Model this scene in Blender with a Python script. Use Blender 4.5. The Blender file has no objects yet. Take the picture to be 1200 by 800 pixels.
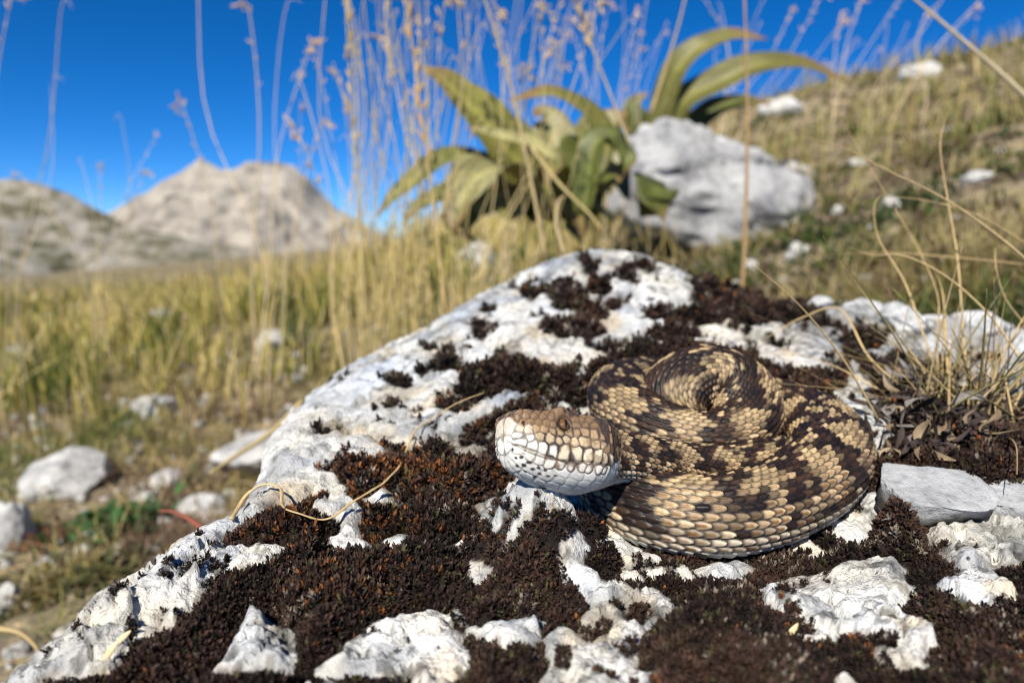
import bpy, math, random
import numpy as np
from mathutils import Vector

# ------------------------------------------------------------------ camera, sky, sun, exposure
# lengths in this script are centimetres; CM turns them into metres
CM = 0.01
PITCH = math.radians(9.0)
FPX = 800.0                     # focal length for a picture 1200 wide
scene = bpy.context.scene
cam_data = bpy.data.cameras.new('camera')
cam = bpy.data.objects.new('camera', cam_data)
scene.collection.objects.link(cam)
cam.location = (0, 0, 0)
cam.rotation_euler = (math.radians(90) - PITCH, 0, 0)
cam_data.sensor_width = 36.0
cam_data.lens = 24.0
cam_data.clip_start = 0.005
cam_data.clip_end = 20000
cam_data.dof.use_dof = True
cam_data.dof.focus_distance = 0.143
cam_data.dof.aperture_fstop = 13.5
scene.camera = cam

SUN_EL = math.radians(45)
SUN_DIR = Vector((-0.38, -0.92, 0)).normalized()      # horizontal direction towards the sun
to_sun = Vector((SUN_DIR.x * math.cos(SUN_EL), SUN_DIR.y * math.cos(SUN_EL), math.sin(SUN_EL)))
world = bpy.data.worlds.new('World')
scene.world = world
world.use_nodes = True
wn = world.node_tree
bg = wn.nodes['Background']
sky = wn.nodes.new('ShaderNodeTexSky')
sky.sky_type = 'NISHITA'
sky.sun_disc = False
sky.sun_elevation = SUN_EL
sky.sun_rotation = math.atan2(to_sun.x, to_sun.y)
sky.altitude = 3000
sky.air_density = 0.7
sky.dust_density = 0.0
sky.ozone_density = 10.0
hs = wn.nodes.new('ShaderNodeHueSaturation')
hs.inputs['Saturation'].default_value = 1.18
wn.links.new(sky.outputs[0], hs.inputs['Color'])
wn.links.new(hs.outputs[0], bg.inputs['Color'])
bg.inputs['Strength'].default_value = 0.098
sun_data = bpy.data.lights.new('sun', 'SUN')
sun_data.energy = 4.9
sun_data.angle = math.radians(0.5)
sun_data.color = (1.0, 0.94, 0.84)
sun = bpy.data.objects.new('sun', sun_data)
sun.rotation_euler = (-to_sun).to_track_quat('-Z', 'Y').to_euler()
sun.location = to_sun * 5
scene.collection.objects.link(sun)
scene.view_settings.view_transform = 'Standard'
scene.view_settings.look = 'None'
scene.view_settings.exposure = 0.52
scene.view_settings.gamma = 1.0
scene.view_settings.use_curve_mapping = False
scene.render.film_transparent = False
scene.cycles.use_denoising = True
scene.cycles.max_bounces = 6
scene.cycles.filter_width = 1.0

rng = np.random.default_rng(7)
random.seed(7)

# ------------------------------------------------------------------ helpers
cp, sp = math.cos(PITCH), math.sin(PITCH)


def P(px, py, d):
    """world point (cm) that the photograph shows at px,py when it stands d cm deep"""
    x = (px - 600) / FPX * d
    u = -(py - 400) / FPX * d
    return np.array([x, d * cp + u * sp, -d * sp + u * cp])


def _hash(ix, iy, iz, seed):
    h = (ix.astype(np.int64) * 374761393 + iy.astype(np.int64) * 668265263 + iz.astype(np.int64) * 2147483647 + seed * 144665) & 0xFFFFFFFF
    h = ((h ^ (h >> 13)) * 1274126177) & 0xFFFFFFFF
    h = ((h ^ (h >> 16)) * 2246822519) & 0xFFFFFFFF
    h = h ^ (h >> 15)
    return (h & 0xFFFFFF) / float(0xFFFFFF)


def vnoise(p, seed=0):
    """value noise in -1..1 for an (n,3) array"""
    i = np.floor(p)
    f = p - i
    f = f * f * f * (f * (f * 6 - 15) + 10)
    i = i.astype(np.int64)
    r = 0
    for dx in (0, 1):
        wx = f[:, 0] if dx else 1 - f[:, 0]
        for dy in (0, 1):
            wy = f[:, 1] if dy else 1 - f[:, 1]
            for dz in (0, 1):
                wz = f[:, 2] if dz else 1 - f[:, 2]
                r = r + wx * wy * wz * _hash(i[:, 0] + dx, i[:, 1] + dy, i[:, 2] + dz, seed)
    return r * 2 - 1


def fbm(p, octaves=4, seed=0, gain=0.5, lac=2.03):
    a, r, t = 1.0, 0, 0
    q = p.copy()
    for k in range(octaves):
        r = r + a * vnoise(q, seed + k * 17)
        t += a
        a *= gain
        q = q * lac + 3.7
    return r / t


def fbm2(x, y, scale, octaves=4, seed=0, gain=0.5):
    p = np.stack([np.ravel(x) / scale, np.ravel(y) / scale, np.full(np.size(x), seed * 1.37)], 1)
    return fbm(p, octaves, seed, gain).reshape(np.shape(x))


def sstep(a, b, x):
    t = np.clip((x - a) / (b - a), 0, 1)
    return t * t * (3 - 2 * t)


def empty(name, base, label=None, cat=None, group=None):
    o = bpy.data.objects.new(name, None)
    o.empty_display_size = 0.01
    o.location = Vector(base) * CM
    scene.collection.objects.link(o)
    tag(o, label, cat, group)
    return o


def tag(o, label=None, cat=None, group=None, kind=None):
    if label:
        o['label'] = label
    if cat:
        o['category'] = cat
    if group:
        o['group'] = group
    if kind:
        o['kind'] = kind
    return o


def mesh_data(name, verts, faces, mat, cols=None, smooth=True):
    """verts (n,3) in metres; faces (m,3) or (m,4) array or a list of such arrays; cols (n,3)"""
    me = bpy.data.meshes.new(name)
    verts = np.asarray(verts, dtype=np.float32)
    if not isinstance(faces, list):
        faces = [faces]
    faces = [np.asarray(f, dtype=np.int32) for f in faces if len(f)]
    me.vertices.add(len(verts))
    me.vertices.foreach_set('co', verts.ravel())
    nl = sum(f.size for f in faces)
    nf = sum(len(f) for f in faces)
    me.loops.add(nl)
    me.polygons.add(nf)
    me.loops.foreach_set('vertex_index', np.concatenate([f.ravel() for f in faces]))
    st, tot = [], []
    o = 0
    for f in faces:
        k = f.shape[1]
        st.append(o + np.arange(len(f)) * k)
        tot.append(np.full(len(f), k))
        o += f.size
    me.polygons.foreach_set('loop_start', np.concatenate(st).astype(np.int32))
    me.polygons.foreach_set('loop_total', np.concatenate(tot).astype(np.int32))
    if smooth:
        me.polygons.foreach_set('use_smooth', np.ones(nf, dtype=bool))
    if cols is not None:
        at = me.color_attributes.new('tint', 'FLOAT_COLOR', 'POINT')
        c = np.ones((len(verts), 4), dtype=np.float32)
        c[:, :3] = cols
        at.data.foreach_set('color', c.ravel())
    me.update()
    me.validate()
    me.materials.append(mat)
    return me


def build(name, verts, faces, mat, base=(0, 0, 0), parent=None, cols=None, smooth=True):
    """verts in cm, world space; base = origin (cm) of the thing it belongs to"""
    base = np.asarray(base, dtype=float)
    me = mesh_data(name, (np.asarray(verts) - base) * CM, faces, mat, cols, smooth)
    o = bpy.data.objects.new(name, me)
    scene.collection.objects.link(o)
    if parent is not None:
        o.parent = parent
    else:
        o.location = Vector(base) * CM
    return o


def grid_faces(n, m, wrap=False):
    """n rows, m columns"""
    r = np.arange(n - 1)[:, None] * m
    if wrap:
        c = np.arange(m)[None, :]
        c2 = (c + 1) % m
    else:
        c = np.arange(m - 1)[None, :]
        c2 = c + 1
    return np.stack([r + c, r + c2, r + m + c2, r + m + c], -1).reshape(-1, 4)


def catmull(pts, n):
    pts = np.asarray(pts, float)
    k = len(pts)
    e = np.vstack([2 * pts[0] - pts[1], pts, 2 * pts[-1] - pts[-2]])
    t = np.linspace(0, k - 1 - 1e-9, n)
    i = t.astype(int)
    f = (t - i)[:, None]
    a, b, c, d = e[i], e[i + 1], e[i + 2], e[i + 3]
    return 0.5 * (2 * b + (c - a) * f + (2 * a - 5 * b + 4 * c - d) * f ** 2 + (3 * b - a - 3 * c + d) * f ** 3)


def nrm(v):
    return v / np.maximum(np.linalg.norm(v, axis=-1, keepdims=True), 1e-12)


def tube(path, rad, sides=6, flat=1.0):
    """closed tapered tube along path; returns verts, faces"""
    path = np.asarray(path, float)
    n = len(path)
    rad = np.broadcast_to(np.asarray(rad, float), (n,))
    T = nrm(np.gradient(path, axis=0))
    ref = np.array([0.31, 0.2, 0.93])
    if abs(T.mean(0) @ ref) > 0.8:
        ref = np.array([0.2, -0.95, 0.1])
    S = nrm(np.cross(T, ref))
    U = np.cross(S, T)
    a = np.linspace(0, 2 * math.pi, sides, endpoint=False)
    v = path[:, None] + (S[:, None] * np.cos(a)[None, :, None] + flat * U[:, None] * np.sin(a)[None, :, None]) * rad[:, None, None]
    v = v.reshape(-1, 3)
    f = grid_faces(n, sides, True)
    v = np.vstack([v, path[0], path[-1]])
    k = n * sides
    i = np.arange(sides)
    j = (i + 1) % sides
    caps = np.vstack([np.stack([j, i, np.full(sides, k)], 1), np.stack([i + (n - 1) * sides, j + (n - 1) * sides, np.full(sides, k + 1)], 1)])
    return v, [f, caps]


def merge(parts):
    """list of (verts, faces or list of faces[, cols])"""
    V, F3, F4, C, o = [], [], [], [], 0
    for p in parts:
        V.append(p[0])
        fs = p[1] if isinstance(p[1], list) else [p[1]]
        for f in fs:
            (F3 if f.shape[1] == 3 else F4).append(f + o)
        if len(p) > 2:
            C.append(np.broadcast_to(p[2], (len(p[0]), 3)))
        o += len(p[0])
    fs = []
    if F4:
        fs.append(np.vstack(F4))
    if F3:
        fs.append(np.vstack(F3))
    return np.vstack(V), fs, (np.vstack(C) if C else None)


# ------------------------------------------------------------------ materials
def material(name):
    m = bpy.data.materials.new(name)
    m.use_nodes = True
    nt = m.node_tree
    return m, nt, nt.nodes['Principled BSDF']


def N(nt, t, **kw):
    n = nt.nodes.new(t)
    for k, v in kw.items():
        if k in ('op',):
            n.operation = v
        elif k == 'blend':
            n.blend_type = v
        else:
            n.inputs[k].default_value = v
    return n


def ramp(nt, stops):
    r = nt.nodes.new('ShaderNodeValToRGB')
    el = r.color_ramp.elements
    while len(el) < len(stops):
        el.new(0.5)
    for e, (p, c) in zip(el, stops):
        e.position = p
        e.color = (*c, 1)
    return r


def noise_node(nt, scale, detail=4, rough=0.55):
    tc = nt.nodes.new('ShaderNodeTexCoord')
    n = nt.nodes.new('ShaderNodeTexNoise')
    n.inputs['Scale'].default_value = scale
    n.inputs['Detail'].default_value = detail
    n.inputs['Roughness'].default_value = rough
    nt.links.new(tc.outputs['Object'], n.inputs['Vector'])
    return n


def mixc(nt, a, b, fac, blend='MIX'):
    m = nt.nodes.new('ShaderNodeMix')
    m.data_type = 'RGBA'
    m.blend_type = blend
    for s, x in ((6, a), (7, b), (0, fac)):
        if hasattr(x, 'links') or hasattr(x, 'is_output'):
            nt.links.new(x, m.inputs[s])
        elif isinstance(x, (int, float)):
            m.inputs[s].default_value = x
        else:
            m.inputs[s].default_value = (*x, 1)
    return m.outputs[2]


def bump(nt, bsdf, height, strength, dist):
    b = nt.nodes.new('ShaderNodeBump')
    b.inputs['Strength'].default_value = strength
    b.inputs['Distance'].default_value = dist
    nt.links.new(height, b.inputs['Height'])
    nt.links.new(b.outputs[0], bsdf.inputs['Normal'])


def tint_material(name, rough=0.6, noise=None, amount=0.3, translucent=0.0, spec=0.4, bumpy=None):
    """colour from the mesh's own tint attribute, broken up by noise"""
    m, nt, b = material(name)
    at = nt.nodes.new('ShaderNodeAttribute')
    at.attribute_name = 'tint'
    col = at.outputs['Color']
    if noise:
        n = noise_node(nt, noise)
        r = ramp(nt, [(0.25, (1 - amount,) * 3), (0.75, (1 + amount,) * 3)])
        nt.links.new(n.outputs['Fac'], r.inputs['Fac'])
        col = mixc(nt, col, r.outputs['Color'], 1.0, 'MULTIPLY')
        if bumpy:
            bump(nt, b, n.outputs['Fac'], bumpy[0], bumpy[1])
    nt.links.new(col, b.inputs['Base Color'])
    b.inputs['Roughness'].default_value = rough
    b.inputs['Specular IOR Level'].default_value = spec
    if translucent:
        tr = nt.nodes.new('ShaderNodeBsdfTranslucent')
        nt.links.new(col, tr.inputs['Color'])
        mx = nt.nodes.new('ShaderNodeMixShader')
        mx.inputs[0].default_value = translucent
        nt.links.new(b.outputs[0], mx.inputs[1])
        nt.links.new(tr.outputs[0], mx.inputs[2])
        nt.links.new(mx.outputs[0], nt.nodes['Material Output'].inputs['Surface'])
    return m


def limestone(name, base=(0.60, 0.585, 0.55), dark=(0.30, 0.30, 0.30), scale=40.0, use_tint=False, bump_mm=1.0):
    """scale: noise frequency per metre"""
    m, nt, b = material(name)
    n1 = noise_node(nt, scale, 5, 0.6)
    n2 = noise_node(nt, scale * 6, 6, 0.65)
    n3 = noise_node(nt, scale * 25, 4, 0.6)
    r1 = ramp(nt, [(0.34, dark), (0.47, base), (0.62, tuple(min(0.82, c * 1.18) for c in base))])
    nt.links.new(n1.outputs['Fac'], r1.inputs['Fac'])
    r2 = ramp(nt, [(0.30, (0.35, 0.34, 0.33)), (0.43, (0.88, 0.88, 0.88)), (0.62, (1.08, 1.07, 1.05))])
    nt.links.new(n2.outputs['Fac'], r2.inputs['Fac'])
    col = mixc(nt, r1.outputs['Color'], r2.outputs['Color'], 0.8, 'MULTIPLY')
    # lichen specks
    v = nt.nodes.new('ShaderNodeTexVoronoi')
    v.inputs['Scale'].default_value = scale * 7
    nt.links.new(nt.nodes.new('ShaderNodeTexCoord').outputs['Object'], v.inputs['Vector'])
    r3 = ramp(nt, [(0.10, (1, 1, 1)), (0.16, (0, 0, 0))])
    nt.links.new(v.outputs['Distance'], r3.inputs['Fac'])
    r4 = ramp(nt, [(0.56, (0, 0, 0)), (0.62, (1, 1, 1))])
    nt.links.new(n1.outputs['Fac'], r4.inputs['Fac'])
    sp_ = mixc(nt, r3.outputs['Color'], r4.outputs['Color'], 1.0, 'MULTIPLY')
    col = mixc(nt, col, (0.10, 0.095, 0.09), sp_)
    if use_tint:
        at = nt.nodes.new('ShaderNodeAttribute')
        at.attribute_name = 'tint'
        col = mixc(nt, col, at.outputs['Color'], 1.0, 'MULTIPLY')
    nt.links.new(col, b.inputs['Base Color'])
    b.inputs['Roughness'].default_value = 0.9
    b.inputs['Specular IOR Level'].default_value = 0.25
    ad = nt.nodes.new('ShaderNodeMath')
    ad.operation = 'ADD'
    nt.links.new(n2.outputs['Fac'], ad.inputs[0])
    nt.links.new(n3.outputs['Fac'], ad.inputs[1])
    bump(nt, b, ad.outputs[0], 0.9, bump_mm * 0.001)
    return m


# ------------------------------------------------------------------ setting: ground
def gz(x, y):
    """height of the mountain slope (cm)"""
    x = np.asarray(x, float)
    y = np.asarray(y, float)
    s = 0.5 * (x + np.sqrt(x * x + 900.0)) - 12
    r = np.hypot(x, y)
    f = sstep(150, 650, y)
    z = -21 + (0.385 * (1 - f) + 0.20 * f) * s + f * 88 * sstep(0, 150, x) + 0.085 * np.minimum(x, 0)
    z = z + 24 * np.exp(-((x + 18) / 70) ** 2 - ((y - 260) / 100) ** 2) + 10 * np.exp(-((x - 55) / 60) ** 2 - ((y - 190) / 80) ** 2)
    amp = np.clip(r / 60, 0.5, 6.0)
    z = z + amp * fbm2(x, y, 55.0, 3, 3) * 1.6 + np.clip(r / 400, 0, 8) * fbm2(x, y, 420.0, 2, 5)
    z = z + 1.1 * fbm2(x, y, 9.0, 3, 9) * np.clip(200 / (r + 30), 0, 1) + 2.6 * fbm2(x, y, 26.0, 2, 13) * sstep(40, 110, r) * np.clip(900 / (r + 1), 0, 1)
    return z


def ground_hit(px, py, dmax=3000):
    d = np.geomspace(15, dmax, 900)
    pts = P(px, py, 1.0)[None] * d[:, None]
    below = pts[:, 2] < gz(pts[:, 0], pts[:, 1])
    i = int(np.argmax(below)) if below.any() else len(d) - 1
    return pts[i], d[i]


ang = np.radians(np.linspace(-75, 75, 300))
rad_ = np.geomspace(14, 60000, 330)
A_, R_ = np.meshgrid(ang, rad_)
GX, GY = R_ * np.sin(A_), R_ * np.cos(A_) - 6
GZ = gz(GX, GY)
m_ground, nt, b = material('dry_alpine_soil')
n1 = noise_node(nt, 8, 6, 0.65)
n2 = noise_node(nt, 38, 6, 0.75)
r1 = ramp(nt, [(0.32, (0.07, 0.05, 0.034)), (0.45, (0.17, 0.13, 0.08)), (0.56, (0.31, 0.25, 0.15)), (0.68, (0.14, 0.14, 0.05))])
nt.links.new(n1.outputs['Fac'], r1.inputs['Fac'])
r2 = ramp(nt, [(0.34, (0.35, 0.32, 0.3)), (0.52, (1, 1, 1)), (0.64, (1.9, 1.8, 1.6))])
nt.links.new(n2.outputs['Fac'], r2.inputs['Fac'])
nt.links.new(mixc(nt, r1.outputs['Color'], r2.outputs['Color'], 1.0, 'MULTIPLY'), b.inputs['Base Color'])
b.inputs['Roughness'].default_value = 0.95
bump(nt, b, n2.outputs['Fac'], 0.8, 0.01)
g = build('ground', np.stack([GX.ravel(), GY.ravel(), GZ.ravel()], 1), grid_faces(330, 300)[:, ::-1], m_ground)
tag(g, 'dry grassy mountain slope rising towards the upper right', None, None, 'structure')

# ------------------------------------------------------------------ setting: mountains (metres here)
def mountain(name, prof, dist, depth, mat, label, seed, rough):
    """prof: skyline as (px, py); the massif stands dist metres away"""
    pxs = np.array([p[0] for p in prof], float)
    pys = np.array([p[1] for p in prof], float)
    n, m = 120, 220
    xs = np.linspace(pxs[0], pxs[-1], m)
    crest = np.interp(xs, pxs, pys)
    V = np.zeros((n, m, 3))
    top = np.array([P(a, c, dist * 100) for a, c in zip(xs, crest)])
    base_z = -0.10 * dist * 100
    for i, t in enumerate(np.linspace(-1, 1, n)):
        # t=-1 foot towards us, 0 crest, 1 far foot
        k = (1 - abs(t)) ** (0.9 if t < 0 else 1.3)
        V[i, :, 0] = top[:, 0]
        V[i, :, 1] = top[:, 1] + t * depth * 100
        V[i, :, 2] = base_z + (top[:, 2] - base_z) * k
    p = V.reshape(-1, 3) / (depth * 100)
    rid = 1 - 2 * np.abs(fbm(p * np.array([4.5, 1.6, 1.0]) + seed, 6, seed, 0.6))
    amp = (sstep(0.0, 0.30, np.abs(np.linspace(-1, 1, n)))[:, None] * np.ones(m)).ravel()
    V = V.reshape(-1, 3)
    V[:, 2] += (rid - 0.9) * 0.8 * rough * 100 * (0.02 + 0.98 * amp)
    V[:, 1] += fbm(p * 5.0 + 9, 3, seed + 5) * rough * 130
    o = build(name, V, grid_faces(n, m)[:, ::-1], mat)
    return tag(o, label, None, None, 'structure')


def mountain_mat(name, stops, scale, slope_green=None):
    m, nt, b = material(name)
    n1 = noise_node(nt, scale, 7, 0.65)
    r = ramp(nt, stops)
    nt.links.new(n1.outputs['Fac'], r.inputs['Fac'])
    nt.links.new(r.outputs['Color'], b.inputs['Base Color'])
    b.inputs['Roughness'].default_value = 1.0
    b.inputs['Specular IOR Level'].default_value = 0.0
    return m


m_peak = mountain_mat('pale_limestone_cliff', [(0.36, (0.19, 0.172, 0.145)), (0.47, (0.31, 0.28, 0.235)), (0.60, (0.40, 0.36, 0.30))], 0.012)
m_hill = mountain_mat('grassy_scree', [(0.36, (0.075, 0.075, 0.045)), (0.45, (0.14, 0.13, 0.085)), (0.52, (0.25, 0.23, 0.185)), (0.66, (0.34, 0.315, 0.27))], 0.02)
mountain('mountain', [(-120, 330), (20, 290), (85, 262), (135, 244), (165, 230), (190, 214), (212, 200), (232, 187), (250, 190), (268, 200), (282, 199),
                      (292, 189), (318, 187), (342, 192), (360, 208), (374, 228), (392, 243), (420, 258), (470, 285), (560, 330), (700, 380)], 2600, 900, m_peak,
         'pale bare limestone peak against the sky', 3, 95)
mountain('hill', [(-420, 330), (-250, 270), (-120, 228), (-40, 212), (15, 208), (50, 214), (80, 226), (115, 245), (145, 262), (185, 272), (230, 282), (290, 290), (350, 300), (430, 312), (520, 335)],
         1300, 450, m_hill, 'rounded hill with grey scree and green patches below the peak', 11, 26)

# ------------------------------------------------------------------ the boulder the snake lies on
ctrl = [(600, 800, 10.2), (850, 800, 10.2), (1200, 800, 10.3), (350, 800, 10.4), (40, 800, 11), (150, 700, 13), (280, 598, 16), (330, 540, 18.5), (380, 450, 26),
        (440, 410, 29), (520, 365, 32), (620, 318, 35), (720, 298, 36), (800, 322, 36), (880, 362, 33), (1000, 366, 33.5), (1150, 400, 30), (1200, 480, 24),
        (1200, 600, 16), (1000, 640, 15.2), (770, 690, 13.2), (790, 672, 14.2), (880, 560, 18), (560, 470, 22), (700, 390, 27), (640, 430, 24), (900, 430, 25),
        (1040, 500, 20), (450, 560, 18), (540, 600, 16.4), (430, 690, 13.4), (600, 700, 13.0), (690, 600, 16.3), (760, 560, 18.5), (250, 700, 13.0)]
CP = np.array([P(*c) for c in ctrl])
extra = np.array([[-9, 2, -7.6], [0, 2, -7.0], [12, 2, -7.0], [26, 12, -6.6], [28, 26, -6.0], [-9, 6, -7.4], [9, 41, -4.0], [0, 42, -4.5], [20, 40, -5.5]])
CP = np.vstack([CP, extra])


def tps_k(r2):
    return np.where(r2 > 1e-12, 0.5 * r2 * np.log(np.maximum(r2, 1e-12)), 0)


n_ = len(CP)
K = tps_k(((CP[:, None, :2] - CP[None, :, :2]) ** 2).sum(-1)) + 0.8 * np.eye(n_)
Q = np.hstack([np.ones((n_, 1)), CP[:, :2]])
M_ = np.block([[K, Q], [Q.T, np.zeros((3, 3))]])
W_ = np.linalg.solve(M_, np.concatenate([CP[:, 2], np.zeros(3)]))


def rock0(x, y):
    x = np.asarray(x, float)
    y = np.asarray(y, float)
    z = W_[n_] + W_[n_ + 1] * x + W_[n_ + 2] * y
    for k in range(n_):
        z = z + W_[k] * tps_k((x - CP[k, 0]) ** 2 + (y - CP[k, 1]) ** 2)
    # knob of bare rock below the chin
    return z + 1.25 * np.exp(-(((x - 0.55) / 1.15) ** 2 + ((y - 13.45) / 0.85) ** 2) ** 1.3)


_D = np.geomspace(7, 60, 700)


def rock_hit(px, py):
    pts = P(px, py, 1.0)[None] * _D[:, None]
    below = pts[:, 2] < rock0(pts[:, 0], pts[:, 1])
    if below.any():
        return pts[int(np.argmax(below))][:2]
    # skims past the crest: the nearest approach
    return pts[int(np.argmin(pts[:, 2] - rock0(pts[:, 0], pts[:, 1])))][:2]


def sdist(poly, x, y, cull=None):
    """signed distance to a polygon (positive inside), vectorised"""
    poly = np.asarray(poly)
    if cull is not None and x.size > 50:
        lo, hi = poly.min(0) - cull, poly.max(0) + cull
        near = (x > lo[0]) & (x < hi[0]) & (y > lo[1]) & (y < hi[1])
        r_ = np.full(x.shape, -cull)
        if near.any():
            r_[near] = sdist(poly, x[near], y[near])
        return r_
    d2 = np.full(x.shape, 1e18)
    ins = np.zeros(x.shape, bool)
    k = len(poly)
    for i in range(k):
        a, b_ = poly[i], poly[(i + 1) % k]
        e = b_ - a
        wx, wy = x - a[0], y - a[1]
        t = np.clip((wx * e[0] + wy * e[1]) / (e @ e + 1e-12), 0, 1)
        d2 = np.minimum(d2, (wx - t * e[0]) ** 2 + (wy - t * e[1]) ** 2)
        c = ((a[1] > y) != (b_[1] > y)) & (x < (b_[0] - a[0]) * (y - a[1]) / (b_[1] - a[1] + 1e-12) + a[0])
        ins ^= c
    d = np.sqrt(d2)
    return np.where(ins, d, -d)


def poly_px(pts):
    return np.array([rock_hit(*p) for p in pts])


def ell_px(cx, cy, rx, ry, n=10):
    return poly_px([(cx + rx * math.cos(t), cy + ry * math.sin(t)) for t in np.linspace(0, 2 * math.pi, n, endpoint=False)])


outline = np.array([[-9.2, 1], [-8.6, 6], [-7.9, 10.0], [-7.35, 12.2], [-6.9, 14.2], [-6.35, 15.2], [-6.3, 17], [-6.9, 20], [-7.3, 24.6], [-6.4, 28.3],
                    [-3.3, 31.8], [0.9, 35.2], [3, 36.8], [6, 37.6], [9.4, 37], [11, 35.4], [17, 35.5], [23, 33], [30, 30], [32, 16], [30, 1]])

outline[:9, 0] -= np.array([.5, .6, .7, .7, .65, .6, .5, .4, .2])
bare_polys = [poly_px(p) for p in (
    # pale upper left face
    [(20, 800), (140, 692), (272, 592), (322, 532), (378, 462), (374, 440), (430, 405), (515, 362), (616, 317), (720, 298), (815, 322), (808, 352), (868, 384), (885, 420),
     (800, 412), (700, 430), (650, 470), (612, 478), (575, 492), (552, 502), (520, 532), (480, 545), (400, 552), (380, 580), (335, 602), (290, 594), (268, 620), (250, 650),
     (292, 652), (330, 650), (325, 668), (255, 680), (228, 715), (200, 756), (193, 738), (210, 692), (236, 662), (224, 662), (200, 704), (180, 742), (160, 768), (128, 800)],
    [(557, 605), (600, 575), (615, 555), (680, 575), (692, 600), (672, 614), (650, 605), (642, 627), (615, 622), (600, 615), (580, 634), (560, 622)],
    [(668, 640), (686, 645), (680, 665), (722, 690), (740, 700), (762, 694), (796, 720), (762, 735), (745, 760), (735, 800), (655, 800), (640, 758), (662, 745), (690, 765),
     (708, 742), (682, 735), (698, 715), (662, 692), (658, 668)],
    [(378, 800), (392, 780), (430, 745), (470, 730), (510, 725), (530, 740), (535, 768), (549, 786), (532, 800)],
    [(252, 800), (275, 760), (295, 733), (325, 745), (340, 775), (335, 800)],
    [(385, 650), (400, 642), (427, 645), (437, 660), (415, 658), (395, 662)],
    [(447, 645), (468, 639), (477, 650), (455, 656)],
    [(548, 672), (565, 667), (573, 680), (561, 692), (552, 686)],
    [(904, 702), (915, 680), (960, 672), (985, 662), (1040, 658), (1066, 670), (1060, 690), (1077, 700), (1050, 722), (1077, 745), (1082, 800), (1038, 800), (1018, 765), (980, 756),
     (950, 742), (908, 727)],
    [(1074, 604), (1100, 616), (1150, 600), (1200, 596), (1225, 640), (1200, 660), (1160, 668), (1192, 714), (1130, 727), (1088, 702), (1110, 690), (1132, 676), (1100, 650)],
    [(958, 606), (985, 580), (1035, 583), (1022, 610), (1002, 636), (974, 626)],
    [(818, 672), (860, 654), (882, 665), (850, 692), (824, 692)],
    [(528, 537), (550, 524), (572, 530), (566, 546), (540, 552)],
    [(868, 395), (920, 388), (985, 392), (992, 426), (940, 440), (898, 432)],
    [(955, 432), (1002, 428), (1040, 490), (1042, 532), (1008, 525), (978, 470)],
    [(900, 366), (1000, 362), (1120, 372), (1250, 420), (1250, 480), (1120, 470), (1060, 450), (1010, 420), (990, 388)],
    [(280, 596), (300, 590), (300, 604), (284, 612)],
)]
moss_on_bare = [ell_px(*e) for e in (
    (625, 343, 15, 14), (661, 354, 25, 20), (690, 318, 14, 10), (745, 324, 24, 12), (700, 340, 14, 10), (570, 366, 10, 8), (564, 396, 11, 14), (522, 431, 18, 12),
    (500, 411, 9, 8), (470, 455, 20, 9), (492, 443, 8, 8), (486, 493, 8, 9), (641, 389, 14, 11), (680, 392, 26, 15), (592, 452, 62, 24), (648, 458, 40, 28),
    (535, 487, 24, 8), (556, 470, 24, 16), (735, 415, 40, 9), (690, 372, 20, 8), (830, 374, 45, 11), (790, 395, 36, 9), (885, 384, 36, 8), (600, 335, 5, 4),
    (468, 534, 14, 5), (748, 723, 17, 14), (702, 741, 14, 8), (1012, 404, 28, 12), (1050, 430, 22, 9), (975, 450, 22, 12), (938, 374, 26, 6),
    (1100, 440, 30, 10), (1150, 430, 20, 8), (940, 688, 8, 5), (720, 360, 12, 6), (775, 372, 26, 8), (910, 410, 8, 5), (455, 478, 6, 4), (404, 452, 7, 4),
    (425, 540, 4, 2), (378, 516, 5, 3), (440, 500, 6, 3), (505, 505, 4, 3))]


def bare_field(x, y, ed0):
    """> 0 on bare limestone, < 0 where moss grows; in cm"""
    n = 0.24 * fbm2(x, y, 0.8, 4, 21, 0.62) * np.clip(np.asarray(y) / 12, 0.8, 2.0)
    f = np.full(np.shape(x), -1.0)
    for p in bare_polys:
        f = np.maximum(f, sdist(p, x, y, 1.0))
    # the far and left brink of the boulder is bare
    f = np.maximum(f, np.where((x < 8.5) & ((y > 15.5) | (x < 0)), 0.9 - np.abs(ed0 - 0.2), -1.0))
    for p in moss_on_bare:
        f = np.minimum(f, -sdist(p, x, y, 1.0))
    spots = (fbm2(x, y, 1.3, 3, 27, 0.6) - 0.37) * 1.6
    return np.maximum(f + n + 0.05, np.minimum(spots, 0.3))


def facets(x, y, cell_, seed):
    """broken limestone: every cell of a jittered grid is a tilted facet"""
    gx, gy = np.floor(x / cell_), np.floor(y / cell_)
    bd = np.full(np.shape(x), 1e9)
    out = np.zeros(np.shape(x))
    zz = np.zeros(np.shape(x), np.int64)
    for ox in (-1, 0, 1):
        for oy in (-1, 0, 1):
            ix, iy = (gx + ox).astype(np.int64), (gy + oy).astype(np.int64)
            sx_ = (ix + _hash(ix, iy, zz, seed)) * cell_
            sy_ = (iy + _hash(ix, iy, zz, seed + 1)) * cell_
            d = (x - sx_) ** 2 + (y - sy_) ** 2
            h = ((_hash(ix, iy, zz, seed + 2) - .5) * 1.3 * (x - sx_) + (_hash(ix, iy, zz, seed + 3) - .5) * 1.3 * (y - sy_)) + (_hash(ix, iy, zz, seed + 4) - .5) * 0.35 * cell_
            m = d < bd
            bd = np.where(m, d, bd)
            out = np.where(m, h, out)
    return out




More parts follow.
